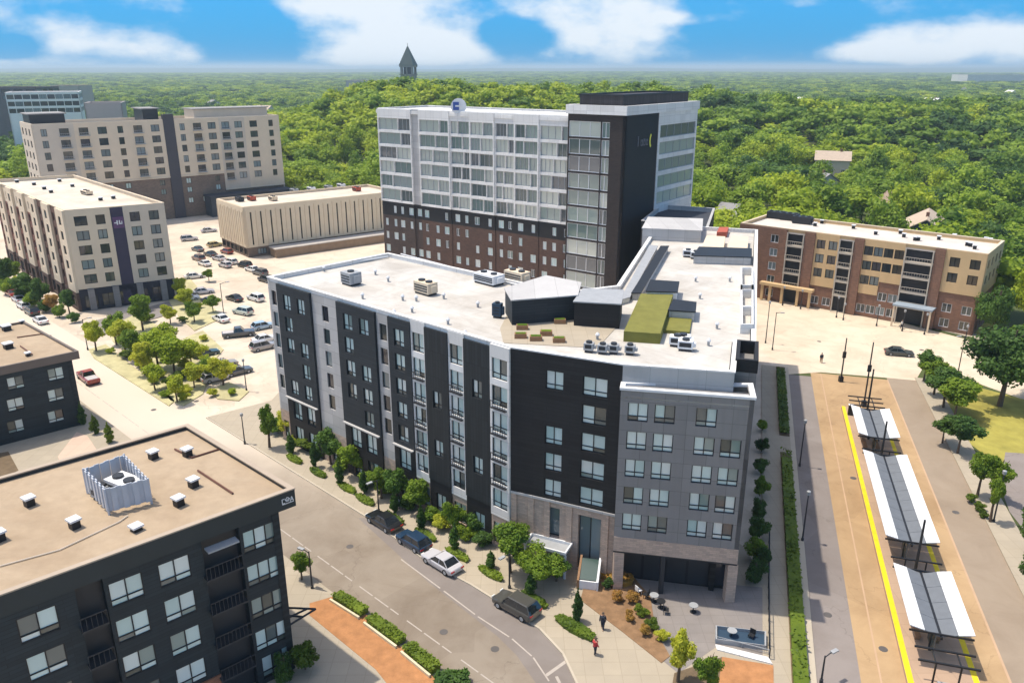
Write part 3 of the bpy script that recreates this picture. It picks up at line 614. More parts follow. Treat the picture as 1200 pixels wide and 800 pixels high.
for px, py in ((610, 396), (628, 399), (640, 393), (655, 401), (612, 386), (656, 379)):
    q = at(px, py, zr); mb = MB(); mb.box(-.6, .6, -.35, .35, 0, .5); mb.box(-.5, .5, -.25, .25, .5, .56, m=1)
    link('planter', mb.mesh('planter', [TIMBER, LF_MID]), MAIN, Matrix.Translation(Vector((q.x, q.y, zr)) - MAIN.location))
unit(MAIN, at(412, 333, zr), 2.0, 1.7, 1.6, zr, 44, GREYM); unit(MAIN, at(499, 344, zr), 2.6, 1.5, 1.5, zr, 44, BEIGE)
unit(MAIN, at(573, 332, zr), 3.5, 2, 1.3, zr, 44, WHITEM); unit(MAIN, at(583, 372, zr), 1.0, .7, 1.6, zr, 20, BLUEP); unit(MAIN, at(606, 331, zr), 3, 1.6, 1.5, zr, 44, BEIGE)
for px, py in ((690, 412), (706, 414), (719, 414), (738, 415)): unit(MAIN, at(px, py, zr), .9, .8, .9, zr, D2, GREYM)
for px, py in ((793, 405), (803, 410), (815, 303), (806, 301), (800, 404)): unit(MAIN, at(px, py, zr), 1.4, 1.0, 1.0, zr, D2, WHITEM)
for px, py in ((462, 370), (483, 366), (525, 380), (472, 352), (488, 353), (455, 330), (700, 398), (830, 405), (770, 352), (815, 330), (840, 385), (855, 330), (820, 350), (440, 322), (520, 350), (560, 360), (545, 395), (380, 318), (425, 350)): vent(MAIN, at(px, py, zr), zr, .22, .45)
mb = MB()
for (p, q) in ((at(470, 300, zr), at(640, 345, zr)), (at(455, 303, zr), at(330, 323, zr))): mb.tube([(p.x, p.y, zr + .3), (q.x, q.y, zr + .3)], .1, 6)
wpart('roof_pipe', mb, WHITEM, MAIN)

# ------------------------------------------------------------------ the tower behind
TZ = 38.0
TA_ = at(672, 140, TZ); TA_ = Vector(((672 - 600) / F * (.945 * 163 + .326 * (H - TZ)), 163.0))
TL = TA_ + dirv(127) * along(TA_, 127, 443, TZ)
if TL.x > TA_.x: TL = TA_ - (TL - TA_)
tn = dirv(127 + 90)                                  # outward normal of the long face
TB0 = TA_ + tn * 1.6 - dirv(127) * .2; TN = TB0 + dirv(127) * along(TB0, 127, 734, 39)
d4 = 37.0
TS = TN + dirv(d4) * abs(along(TN, d4, 772, 38)); TR = TN + dirv(d4) * abs(along(TN, d4, 817, 38))
bk = -tn * 17
RB_ = TR - dirv(127) * (TN - TB0).length
poly = [TL, TA_, TB0, TN, TR, RB_, TA_ + bk, TL + bk]
TOW = bldg('apartment_tower', 'tall apartment tower with white gridded glass front and dark corner block', 'apartment tower', poly)
p1 = [TL, TA_ + dirv(127) * 2, TA_ + dirv(127) * 2 + bk, TL + bk]; body(TOW, p1, 0, TZ - 1.2, TZ, ROOFW, WHITEP)
p2 = [TB0, TN, TR, RB_]; body(TOW, p2, 0, TZ + .6, TZ + 1.9, ROOFW, WHITEP)
FH = 3.3; zw = TZ - 1.9 - 6 * FH
# white upper grid: bays between px marks seen on the photograph
marks = [443, 482, 491, 527, 551, 580, 604, 633, 672]
for i in range(len(marks) - 1):
    t0 = 0 if i == 0 else tpx(TL, TA_, marks[i], TZ); t1 = 1 if i == len(marks) - 2 else tpx(TL, TA_, marks[i + 1], TZ)
    P, Q = TL.lerp(TA_, t0), TL.lerp(TA_, t1); wd = (Q - P).length
    slot = i == 1
    off = -.0 if slot else (.5 if i % 2 == 0 else .25)
    wins = []
    if not slot:   # each bay: a wide fixed light and a narrower door light, split differently from floor to floor
        for k in range(6):
            fr_ = (.62, .45, .7, .38, .55)[(k * 3 + i) % 5]; W_ = wd - .55; a_ = W_ * fr_ - .06; b_ = W_ - a_ - .12
            for u_, w2 in ((.275 + a_ / 2, a_), (.275 + a_ + .12 + b_ / 2, b_)): wins.append((u_, zw + .45 + k * FH, w2, FH - .62, 'far1' if w2 < 1.3 else ('far2' if w2 < 2.6 else 'far3')))
    facade(TOW, P, Q, zw, TZ, WHITEP if not slot else LGREY, wins, off, ret=.9, depth=.45, fm=GREYM, gm=GLASST, name='grid_wall')
    low = []
    n = max(1, int(wd / 2.6))
    for k in range(5):
        for c in range(n):
            if (c * 5 + k * 3 + i) % 7: low.append((wd * (c + .5) / n + .25 * ((c + i) % 2), zw - 2.7 - k * 3.25, 1.5 if (c + k) % 3 == 0 else 1.0, 1.75, 'far2'))
    facade(TOW, P, Q, zw - 3.4, zw, CHAR, [q for q in low if q[1] > zw - 3.4], off * .5 if i != 1 else -.0, ret=.6, fm=WHITEM, gm=GLASS)
    facade(TOW, P, Q, .1, zw - 3.4, mat('tower_umber_brick', (.075, .056, .05), .85, .2, .3, kind='brick') if i in (0, 1) else mat('tower_rust_brick', (.105, .066, .053), .85, .22, .2, kind='brick'), [q for q in low if q[1] < zw - 3.4], off * .5, ret=.6, fm=WHITEM, gm=GLASS)
mb = MB(); mb.prism([(p.x, p.y) for p in offset(p1, -.4)], TZ - 1.0, TZ - .3); wpart('cornice', mb, WHITEP, TOW)
# corner block: glazed strip then charcoal brick
wd = (TN - TB0).length; ug = wd * tpx(TB0, TN, 714, 30); wl = wd * tpx(TB0, TN, 703, 30)
wins = [(wl / 2 + .1, .8 + k * 3.35, wl - .35, 2.95, 'far3') for k in range(11)] + [((wl + ug) / 2, .8 + k * 3.35, ug - wl - .35, 2.95, 'far2') for k in range(11)]
facade(TOW, TB0, TN, .1, TZ + .6, mat('brown_black_brick', (.042, .034, .032), .85, .15, .4, kind='brick'), wins, .0, ret=.6, fm=WHITEM, gm=GLASST)
facade(TOW, TN, TS, .1, TZ + .6, mat('shade_tinted_panel', (.016, .016, .021), .6, .1, .3, kind='panel', p=(2.2, 2.2, 1)), [], .0, ret=.6)  # side wall made darker and bluer, its shade put into the colour
wd = (TR - TS).length
facade(TOW, TS, TR, 17, TZ + .6, WHITEP, [(wd / 2 + .2, 20.2 + k * 3.35, wd - 1.4, 2.5, 'far5') for k in range(5)], .12, ret=.6, fm=GREYM, gm=GLASST, depth=.3)
facade(TOW, TS, TR, .1, 17, CHAR, [], .0, ret=.5)
for P, Q in ((TR, RB_), (RB_, TA_ + bk), (TA_ + bk, TL + bk), (TL + bk, TL)):
    Lw = (Q - P).length; facade(TOW, P, Q, .1, TZ, WHITEP, grid([2.5 + 4 * k for k in range(int(Lw / 4))], [2 + 3.3 * k for k in range(10)], 2.4, 2.0, 'far2'), .0, ret=.5, gm=GLASST)
mb = MB(); mb.ring(offset(p2, -.35), offset(p2, .3), TZ + .6, TZ + 2.3); wpart('white_parapet_band', mb, WHITEP, TOW)
q = [p for p in offset(p2, 1.6)]; mb = MB(); mb.prism(q, TZ + 1, TZ + 4.0); wpart('rooftop_penthouse', mb, mat('brown_louvre', (.07, .06, .06), .7, .2, .5, kind='rib'), TOW)
mb = MB(); mb.ring(offset(p2, 1.5), offset(p2, 2.0), TZ + 4.0, TZ + 4.3); wpart('coping', mb, DARKM, TOW)
q = TL.lerp(TA_, .46) + tn * .2; mb = MB(); mb.tube([(q.x, q.y + .5, TZ + 1.1), (q.x, q.y, TZ + 1.1)], 1.7, 18); mb.box(q.x - 1.2, q.x + .1, q.y - .08, q.y - .02, TZ + .3, TZ + 2.0, m=1); mb.box(q.x - .7, q.x + .5, q.y - .12, q.y - .08, TZ + 1.0, TZ + 1.35, m=0)
wpart('round_logo_sign', mb, [WHITEM, BLUES], TOW)
# crescent and letters on the dark side wall
ds = (TS - TN).normalized(); Mx = frame_m(TN, TS, TOW); Ls = (TS - TN).length
mb = MB(); uc = Ls * tpx(TN, TS, 761, 33); pts = []
for k in range(11):
    a = R_(110 + 140 * k / 10); pts.append((math.cos(a), math.sin(a)))
for k in range(10):
    o1, o2 = pts[k], pts[k + 1]; f = lambda p, r, sh: (uc + .55 + p[0] * r * .8 + sh, -.12, 33.4 + p[1] * r * 1.45)
    mb.quad(f(o1, 1.0, 0), f(o2, 1.0, 0), f(o2, .72, .25), f(o1, .72, .25))
link('crescent_sign', mb.mesh('crescent_sign', YELSIGN), TOW, Mx)
mb = MB()
for k, (w_, h_) in enumerate(((.35, 1.9), (.9, 1.2), (.8, 1.3), (.8, 1.2))):
    x = uc - 5.0 + k * 1.15; mb.box(x, x + w_, -.12, .0, 32.6, 32.6 + h_)
    if k: mb.box(x + .25, x + w_ - .25, -.14, -.12, 32.85, 33.4, m=1)
link('letter_sign', mb.mesh('letter_sign', [mat('sign_grey', (.11, .11, .13), .5, .05), BLACK]), TOW, Mx)
# podium between tower and main building
P = [at(752, 254, 20), at(830, 262, 20), at(838, 240, 20), at(775, 236, 20)]
pod = bldg('podium_annexe', 'low grey annexe with dark flat roof tucked between the tower and the main roof', 'annexe', P)
body(pod, P, 0, 18.4, 19.2, mat('dark_roof', (.05, .055, .07), .8, .1), LGREY)
for i in range(4): facade(pod, P[i], P[(i + 1) % 4], .1, 19.2, CHAR, [(2 + 2.6 * k, 14.6, 1.7, 2.0, 'far2') for k in range(int((P[(i + 1) % 4] - P[i]).length / 2.6) - 1)], .0, ret=.4)

# ------------------------------------------------------------------ front left building (tan roof, dark walls)
HF = 16.5
fN, fB = at(345, 572, HF), at(220, 497, HF); dl = dirv(37 + 180)
dfl = (at(0, 697, HF) - fN).normalized(); fL = fN + dfl * 46; fBL = fB + dfl * 46
poly = [fL, fN, fB, fBL]
FL = bldg('dark_apartment_building', 'dark apartment building in the front left corner with tan roof', 'apartment building', poly)
wal = [fL, fN - dfl * -1.2, fB + dfl * 1.2, fBL]
wal = [fL + (fB - fN).normalized() * .3, fN + dfl * 1.3 + (fB - fN).normalized() * .3, fB + dfl * 1.3 - (fB - fN).normalized() * .3, fBL]
ins = offset(wal, .7); mb = MB(); mb.prism(ins, 0, HF - 1.4); wpart('floor_core', mb, DARKM, FL)
mb = MB(); mb.prism(offset(poly, .2), HF - 1.4, HF - .35); wpart('roof', mb, ROOFT, FL)
mb = MB(); mb.ring(poly, offset(poly, .3), HF - 1.5, HF - .05); wpart('fascia', mb, mat('dark_fascia', (.026, .036, .04), .5, .1), FL)
mb = MB(); mb.ring(offset(poly, -.05), offset(poly, .38), HF - .05, HF + .05); wpart('coping', mb, mat('tan_coping', (.42, .34, .26), .6, .1), FL)
W0, W1 = wal[0], wal[1]; Lw = (W1 - W0).length; zs = [HF - 4.15 - 3.0 * k for k in range(5)]
upx = lambda px, z=12: Lw * tpx(W0, W1, px, z)
wins = []
for px, rows, kd, ww in ((50, (0, 1, 2, 3), 'pair', 2.3), (152, (0, 1, 2, 3, 4), 'pair', 2.2), (208, (0, 1, 2, 3), 'pair', 2.2)):
    wins += [(upx(px), zs[r], ww, 1.9, kd) for r in rows]
wins += [(Lw - 1.65, zs[r], 2.7, 1.9, 'tri') for r in range(5)]
wins += [(upx(px), z_, 2.0, 1.9, 'pair') for px in (-40, -120, -200) for z_ in zs]
TEALN = mat('teal_black_lap_siding', (.021, .031, .038), .6, .14, .5, kind='lap')
b0, b1 = upx(96), upx(128); c0, c1 = Lw - 6.0, Lw - 3.2       # recessed balcony bays
segs = [(0, b0), (b1, c0), (c1, Lw)]
for (a, b) in segs:
    P, Q = W0 + (W1 - W0) * (a / Lw), W0 + (W1 - W0) * (b / Lw)
    facade(FL, P, Q, 3.1, HF - 1.45, TEALN, [(u - a, z, w_, h_, kd) for (u, z, w_, h_, kd) in wins if a < u < b and z > 3.1], 0, ret=2.0, depth=.12)
P, Q = W0, W0 + (W1 - W0) * (c0 / Lw); facade(FL, P, Q, .1, 3.1, RED if False else mat('orange_brick', (.33, .15, .09), .85, .15, .5, kind='brick'), [(3 + 4.5 * k, .6, 2.6, 2.0, 'tri') for k in range(int(c0 / 4.5))], .15, ret=.6)
P, Q = W0 + (W1 - W0) * (c1 / Lw), W1; facade(FL, P, Q, .1, 3.1, TEALN, [(1.8, .6, 2.6, 2.0, 'tri')], 0, ret=1.0)
iw = (wal[2] - wal[1]).normalized()
for (a, b) in ((b0, b1), (c0, c1)):
    P, Q = W0 + (W1 - W0) * (a / Lw) + iw * 1.8, W0 + (W1 - W0) * (b / Lw) + iw * 1.8; wd = b - a
    facade(FL, P, Q, .1, HF - 1.45, TEALN, [(wd / 2, z - .4, min(2.2, wd * .7), 2.3, 'pair') for z in zs], 0, ret=.3)
    Mx = frame_m(P, Q, FL)
    for z in zs:
        r = MB(); r.box(.02, wd - .02, -2.5, -.02, z - .6, z - .45); r.box(.02, wd - .02, -2.5, -2.44, z + .5, z + .57)
        n = int(wd / .3)
        for k in range(n + 1): x = .02 + (wd - .08) * k / n; r.box(x, x + .03, -2.48, -2.45, z - .45, z + .5)
        link('balcony', r.mesh('balcony', DARKM), FL, Mx)
for k, z in enumerate((HF - 2.1,)):
    r = MB(); r.box(.3, wd - .2, -2.7, -1.9, z - .25 - k * 0, z - .12); link('sunshade', r.mesh('sunshade', GREYM), FL, Mx)
for P, Q, m_ in ((wal[1], wal[2], TEALN), (wal[2], wal[3], TEALN), (wal[3], wal[0], TEALN)):
    Lx = (Q - P).length; facade(FL, P, Q, .1, HF - 1.45, m_, grid([2.4 + 3.6 * k for k in range(int(Lx / 3.6))], zs, 2.0, 1.9), 0, ret=.6)
# steel frame canopy on the right corner
r = MB(); mq = at(345, 742, 4.2)
q0 = wal[1] + iw * .2; u_ = -dfl
for a, b in ((q0, q0 + u_ * 2.6 + iw * .4), (q0 + u_ * 2.6 + iw * .4, q0 + iw * 3.4), (q0 + u_ * 1.3 + iw * .2, q0 + u_ * .1 + iw * 1.8), (q0 + u_ * 2.2 + iw * .9, q0 + iw * .9)): r.tube([(a.x, a.y, 4.3), (b.x, b.y, 4.3)], .09, 6)
wpart('entrance_canopy', r, BLACK, FL)
# roof details
zr = HF - .35
for px, py in ((220, 534), (180, 537), (35, 592), (88, 618), (227, 570), (210, 592), (160, 621), (0, 633)): boxvent(FL, at(px, py, zr), zr, .6, 35, .62 if py != 621 else .3)
# screened plant enclosure: four corrugated walls around air handlers
e0, e1_, e2, e3 = at(103, 578, zr), at(128, 603, zr), at(178, 590, zr), at(150, 560, zr)
E4 = [e0, e1_, e2, e3]; mb = MB()
for i in range(4):
    P, Q = E4[i], E4[(i + 1) % 4]; Lx = (Q - P).length; n = int(Lx / .35); d = (Q - P) / n; nr = Vector((d.y, -d.x)).normalized() * .06
    for k in range(n):
        a = P + d * k; b = a + d; s = nr if k % 2 else -nr; mb.prism([(p.x, p.y) for p in (a + s, b + s, b + s - nr.normalized() * .08, a + s - nr.normalized() * .08)], zr + .25, zr + 2.1)
    mb.box(P.x - .06, P.x + .06, P.y - .06, P.y + .06, zr, zr + 2.15)
wpart('plant_screen', mb, mat('blue_grey_sheet', (.50, .53, .58), .45, .1, 1.2), FL)
unit(FL, e0.lerp(e2, .5) + Vector((.3, .5)), 2.6, 1.6, 1.4, zr, 30, WHITEM); unit(FL, e0.lerp(e2, .5) + Vector((-1.3, .2)), 1.0, 1.3, 1.0, zr, 30, GREYM)
mb = MB()
for pl in (((205, 527), (225, 537), (263, 525)), ((232, 552), (273, 579)), ((0, 664), (70, 645), (140, 612), (150, 605))):
    P = [at(*p, zr) for p in pl]; mb.tube([(p.x, p.y, zr + .08) for p in P], .09 if len(pl) < 4 else .05, 5, m=0 if len(pl) < 4 else 1)
wpart('roof_conduit', mb, [mat('rusty_pipe', (.15, .07, .05), .7, .2), mat('walkway_strip', (.7, .6, .48), .8, .05)], FL)
# white corner sign on the fascia: a small house between two letters
Mx = frame_m(fL, fN, FL); Lx = (fN - fL).length; mb = MB(); u0 = Lx - 2.3; z0 = HF - 1.25
def stroke(a, b, wd=.11):
    a, b = Vector(a), Vector(b); d = (b - a).normalized(); n = Vector((-d.y, d.x)) * wd / 2; mb.quad(*[(u0 + 1.15 + p.x * .5, -.06, z0 + .28 + p.y * .5) for p in (a - n * 1.25, b - n * 1.25, b + n * 1.25, a + n * 1.25)])
for a, b in (((.5, .85), (.08, .85)), ((.08, .9), (.08, .1)), ((.08, .12), (.5, .12)), ((.55, .6), (.95, 1.0)), ((.95, 1.0), (1.35, .6)), ((.6, .55), (1.3, .55)), ((.65, .35), (1.25, .35)), ((1.4, .1), (1.65, .9)), ((1.65, .9), (1.9, .1)), ((1.48, .4), (1.82, .4)), ((.05, -.02), (1.95, -.02))): stroke(a, b)
link('corner_sign', mb.mesh('corner_sign', WHITEM), FL, Mx)

# ------------------------------------------------------------------ dark building at the left edge
HL = 10.8
mR, mB = at(92, 411, HL), at(28, 376, HL); mL = mR + (at(0, 430, HL) - mR).normalized() * 34; mBL = mB + (mL - mR)
poly = [mL, mR, mB, mBL]
ML = bldg('dark_apartment_building', 'small dark navy building at the left edge with tan roof', 'apartment building', poly)
dm = (mL - mR).normalized(); im = (mB - mR).normalized(); wal = [mL + im * .3, mR + dm * .9 + im * .3, mB + dm * .9, mBL]
mb = MB(); mb.prism(offset(wal, .7), 0, HL - 1); wpart('floor_core', mb, DARKM, ML)
mb = MB(); mb.prism(offset(poly, .2), HL - 1.0, HL - .3); wpart('roof', mb, ROOFT, ML)
mb = MB(); mb.ring(poly, offset(poly, .3), HL - 1.1, HL); wpart('fascia', mb, mat('brown_fascia', (.16, .13, .11), .6, .1), ML)
Lx = (wal[1] - wal[0]).length
facade(ML, wal[0], wal[1], .1, HL - 1.05, TEALN, [(Lx * tpx(wal[0], wal[1], px, z), z, 1.9, 1.7, 'pair') for px in (20, 67, -60, -140) for z in (7.3, 4.4, 1.4)], 0, ret=.6)
for P, Q in ((wal[1], wal[2]), (wal[2], wal[3])): Lx = (Q - P).length; facade(ML, P, Q, .1, HL - 1.05, TEALN, grid([2.5 + 3.6 * k for k in range(int(Lx / 3.6))], (1.4, 4.4, 7.3), 1.9, 1.7), 0, ret=.6)
for px, py in ((8, 387), (10, 408)): boxvent(ML, at(px, py, HL - .3), HL - .3, 1.0, 40, .7)
for px, py in ((26, 379), (33, 417)): boxvent(ML, at(px, py, HL - .3), HL - .3, .5, 40, .4)
mb = MB()
for pl in (((20, 396), (48, 392), (60, 394)), ((24, 406), (38, 416))):
    P = [at(*p, HL - .3) for p in pl]; mb.tube([(p.x, p.y, HL - .2) for p in P], .09, 5)
wpart('roof_conduit', mb, MATS['rusty_pipe'], ML)

# ------------------------------------------------------------------ beige corner building on the left
H1 = 20.6
b1b, b1c = at(75, 247, H1), at(192, 238, H1); b1a = b1b + (at(0, 215, H1) - b1b).normalized() * 62
poly = [b1a, b1b, b1c, b1a + (b1c - b1b)]
B1 = bldg('beige_corner_building', 'beige corner building with square windows, dark podium and purple sign', 'apartment building', poly)
body(B1, poly, 0, 19.9, H1, ROOFC, BEIGE, None, .3)
zs = [5.6 + 2.95 * k for k in range(5)]; Lx = (b1c - b1b).length
W = lambda px: Lx * tpx(b1b, b1c, px, 15)
t0, t1 = W(133), W(148)
facade(B1, b1b, b1b.lerp(b1c, t0 / Lx), 4.6, H1, BEIGE, [(W(98), z, 2.3, 1.9, 'far2') for z in zs] + [(W(121), z, 1.7, 1.9, 'far2') for z in zs], .1, ret=.5, gm=GLASSD)
facade(B1, b1b.lerp(b1c, t0 / Lx), b1b.lerp(b1c, t1 / Lx), .1, H1 - .1, mat('indigo_panel', (.05, .042, .075), .6, .1), [], .0, ret=.5)
facade(B1, b1b.lerp(b1c, t1 / Lx), b1c, 4.6, H1, BEIGE2, [(W(px) - t1, z, 1.9, 1.9, 'far2') for z in zs for px in (161, 183)], .1, ret=.5, gm=GLASSD)
facade(B1, b1b, b1c, .1, 4.6, mat('podium_navy', (.025, .028, .045), .6, .15, .3, kind='panel'), [(2 + 3.2 * k, .6, 2.4, 2.6, 'far2') for k in range(int(Lx / 3.2))], .0, ret=.5, gm=GLASSD)
Mx = frame_m(b1b, b1c, B1); mb = MB(); uc = W(141)
mb.box(uc - 1, uc + 1, -.16, -.02, 16.3, 18.6, m=0)
for a, b, c, d in ((-.8, -.1, 17.3, 17.5), (-.35, -.1, 17.0, 17.9), (.1, .3, 17.1, 17.9), (.3, .7, 17.1, 17.3), (.55, .7, 17.2, 17.7)): mb.box(uc + a, uc + b, -.2, -.16, c, d, m=1)
link('purple_sign', mb.mesh('purple_sign', [PURPLE, WHITEM]), B1, Mx)
for k in range(4):
    r = MB(); u = Lx * (.12 + .25 * k); r.box(u - .6, u + .6, -.5, -.02, .1, 4.5); link('pier', r.mesh('pier', GREYP), B1, Mx)
Ly = (b1b - b1a).length; nb = 12
for k in range(nb):
    P, Q = b1a.lerp(b1b, k / nb), b1a.lerp(b1b, (k + 1) / nb); wd = Ly / nb
    if k % 2: facade(B1, P, Q, 4.0, H1, BEIGE, [(wd * .5, z, 1.7, 1.8, 'far2') for z in zs], .5, ret=.9, gm=GLASSD)
    else: facade(B1, P, Q, 4.0, H1 - (4 if k < 7 else .1), RUST if k < 8 else mat('brown_panel', (.13, .07, .05), .7, .15), [(wd * f, z, 1.2, 1.7, 'far2') for z in zs for f in (.27, .73)], .0, ret=.5, gm=GLASSD)
    if not k % 2 and k < 7: facade(B1, P, Q, H1 - 4, H1 - .1, BEIGE, [(wd * .5, zs[4], 1.5, 1.7, 'far2')], -.02, ret=.5, gm=GLASSD)
    facade(B1, P, Q, .1, 4.0, DKBR, [(wd * .5, .7, 3, 2.5, 'far3')], .55 if k % 2 else .1, ret=.9, gm=GLASSD)
for P, Q in ((b1c, poly[3]), (poly[3], b1a)): facade(B1, P, Q, .1, H1, BEIGE2, [], .0, ret=.4)
for px, py in ((20, 214), (40, 217), (52, 222), (70, 213), (85, 219), (118, 235), (133, 233), (98, 226), (60, 226)): boxvent(B1, at(px, py, 19.9), 19.9, .7, 44, .6)
unit(B1, at(102, 228, 19.9), 3.5, 1.5, .9, 19.9, 44, BEIGE)

# ------------------------------------------------------------------ long beige building behind it
H2 = 31.5
c0 = at(37, 150, H2); c0 = c0 * (238 / c0.y); dd = dirv(50); c1 = c0 + dd * abs(along(c0, 50, 326, H2)); ca = c0 + dirv(-43) * 13; back = dirv(-40) * 17
poly = [ca, c0, c1, c1 + back, ca + back * .3 + dd * 3]
poly = [ca, c0, c1, c1 + back, c0 + back]
B2 = bldg('long_beige_building', 'long beige and brown brick apartment block on the far left', 'apartment building', [c0, c1, c1 + back, c0 + back])
body(B2, [c0, c1, c1 + back, c0 + back], 0, H2 - .8, H2, ROOFC, BEIGE2)
Lx = (c1 - c0).length; mk_ = [37, 85, 190, 203, 255, 285, 326]; zt = [14.6 + 3.35 * k for k in range(5)]
for i in range(len(mk_) - 1):
    t0, t1 = max(0, tpx(c0, c1, mk_[i], H2)), min(1, tpx(c0, c1, mk_[i + 1], H2)); P, Q = c0.lerp(c1, t0), c0.lerp(c1, t1); wd = (Q - P).length
    if i == 2: facade(B2, P, Q, .1, H2 + 1.6, mat('slate_panel', (.07, .065, .075), .7, .1), [], .4, ret=1.2); continue
    n = max(2, int(wd / 4.6)); us = [wd * (k + .5) / n for k in range(n)]
    zsp = 8.0 if i >= 4 else 13.6
    rows = zt if i < 4 else [zt[0] - 3.35] + zt
    facade(B2, P, Q, zsp, H2, BEIGE if i % 2 else BEIGE2, [(u, z, 2.6 if (j + i) % 3 else 1.6, 2.1, 'far2') for z in rows for j, u in enumerate(us)], .3, ret=.9, gm=GLASSD)
    facade(B2, P, Q, .1, zsp, mat('umber_brick', (.20, .155, .125), .85, .2, .3, kind='brick'), [(u, z, 1.6, 1.7, 'far2') for z in (4.6, 8.1, 11.0) for j, u in enumerate(us) if z + 1.8 < zsp and (j + i + int(z)) % 3], .0, ret=.5, gm=GLASS)
    r = MB(); r.box(0, wd, -.6, -.2, zsp - .25, zsp + .1); link('stone_band', r.mesh('stone_band', BEIGE), B2, frame_m(P, Q, B2))
    for j, u in enumerate(us):
        if (j + i) % 3 == 1:
            for z in rows:
                r = MB(); r.box(u - 1.5, u + 1.5, -1.3, -.3, z - .3, z - .15); r.box(u - 1.5, u + 1.5, -1.3, -1.24, z + .6, z + .68)
                for q_ in range(7): r.box(u - 1.5 + q_ * .49, u - 1.46 + q_ * .49, -1.29, -1.25, z - .15, z + .6)
                link('balcony', r.mesh('balcony', GREYM), B2, frame_m(P, Q, B2))
facade(B2, c0 + back, c0, .1, H2, BEIGE2, grid([3, 8, 13], zt, 2.0, 2.0, 'far2'), .1, ret=.4, gm=GLASSD); facade(B2, c1, c1 + back, .1, H2, BEIGE2, grid([3, 8, 13], zt, 2.0, 2.0, 'far2'), .1, ret=.4, gm=GLASSD); facade(B2, c1 + back, c0 + back, .1, H2, BEIGE2, [], .0, ret=.4)
for (x0, x1, h_, m_) in ((38, 80, 2.6, DARKM), (172, 190, 3.2, DARKM), (232, 318, 2.6, BEIGE2)):
    P = c0.lerp(c1, max(0, tpx(c0, c1, x0, H2))) + back * .2; Q = c0.lerp(c1, min(1, tpx(c0, c1, x1, H2))) + back * .2; pp = [P, Q, Q + back * .55, P + back * .55]
    mb = MB(); mb.prism(pp, H2 - .7, H2 + h_); wpart('penthouse', mb, m_, B2); mb = MB(); mb.prism(offset(pp, -.5), H2 + h_, H2 + h_ + .3); wpart('penthouse_roof', mb, mat('grey_roof', (.3, .29, .28), .8, .1), B2)
mb = MB(); q = c0.lerp(c1, .66) - back.normalized() * 6
pp = [c0.lerp(c1, .62) , c0.lerp(c1, .62) - back * .35, c1 - back * .35, c1]; mb.prism([(p.x, p.y) for p in pp], 0, 6.5); wpart('podium', mb, mat('podium_slate', (.05, .06, .075), .6, .15, .3, kind='panel'), B2)
mb = MB(); mb.prism(offset(pp, -.3), 6.5, 6.9); wpart('podium_roof', mb, mat('dark_roof', (.05, .055, .07), .8, .1), B2)

# ------------------------------------------------------------------ low building with vertical stripes
H3 = 13.2
sN = at(285, 243, H3); s0 = sN + dirv(-40) * 18; s1 = sN + dirv(52) * 46; poly = [s0, sN, s1, s1 + (s0 - sN)]
ST = bldg('striped_parking_building', 'low beige building with narrow dark vertical slots and brown base, beside the car park', 'parking building', poly)
body(ST, poly, 0, 12.6, H3, ROOFB, BEIGE, None, .3)
for P, Q, n, wd_ in ((s0, sN, 7, .35), (sN, s1, 17, .38), (s1, poly[3], 6, .35), (poly[3], s0, 15, .35)):
    Lx = (Q - P).length
    facade(ST, P, Q, 2.6, H3, mat('cream_precast', (.72, .61, .45), .85, .08, .4), [(Lx * (k + .6) / n, 3.2, .42, 8.6, 'far1') for k in range(n)], .25, ret=.7, depth=.4, gm=mat('slot_dark_glass', (.03, .03, .03), .3, .1))  # near-black glass in the narrow slots
    facade(ST, P, Q, .1, 2.6, mat('umber_brick', (.2, .15, .12)), [(Lx * (k + .5) / 6, .5, 2.4, 1.6, 'far3') for k in range(6)], .0, ret=.5, gm=GLASSD)
    Mx = frame_m(P, Q, ST)
    for k in range(n + 1):
        r = MB(); u = min(max(Lx * (k + .1) / n, .2), Lx - .2); r.box(u - .07, u + .07, -.4, -.25, 2.7, H3 - .9); link('fin', r.mesh('fin', BEIGE), ST, Mx)
for px, py, m_ in ((281, 236, DARKM), (295, 235, RED), (320, 235, BEIGE), (345, 226, GREYM), (365, 224, WHITEM), (385, 222, GREYM), (400, 220, WHITEM), (418, 224, RED)): unit(ST, at(px, py, 12.6), 2.6, 1.6, 1.2, 12.6, 50, m_)
mb = MB(); pp = [sN.lerp(s1, .12) + dirv(142) * 1.0, sN.lerp(s1, .12) + dirv(142) * 5, s1 + dirv(142) * 5, s1 + dirv(142) * 1.0]; mb.prism([(p.x, p.y) for p in pp], 0, 2.2); wpart('brick_podium', mb, mat('tan_brick', (.30, .21, .14), .85, .2), ST)
mb = MB(); mb.prism(offset(pp, -.2), 2.2, 2.45); wpart('podium_coping', mb, mat('stone_coping', (.5, .46, .42)), ST)

# ------------------------------------------------------------------ yellow and brick building on the right
H4 = 15.5
y1 = at(1158, 298, H4); y0 = y1 - dirv(130) * 47
dy = (y1 - y0).normalized(); iny = Vector((-dy.y, dy.x)); dep = 15.0; poly = [y0, y1, y1 + iny * dep, y0 + iny * dep]
YB = bldg('yellow_brick_building', 'five storey yellow and red brick apartment building with pale balconies at right', 'apartment building', poly)
body(YB, poly, 0, 14.9, H4, mat('grey_white_roof', (.62, .57, .52), .75, .08, .25, stain=.4), YELL, BEIGE)
ymk = [(None, 896, 'br', 0), (896, 923, 'br', 1), (923, 944, 'bal', 4), (944, 956, 'br', 0), (956, 984, 'ye', 2), (984, 1002, 'bal', 5), (1002, 1013, 'br', 0), (1013, 1036, 'ye', 2), (1036, 1061, 'ye', 2), (1061, 1096, 'bal', 5), (1096, 1108, 'br', 0), (1108, 1158, 'ye', 2)]
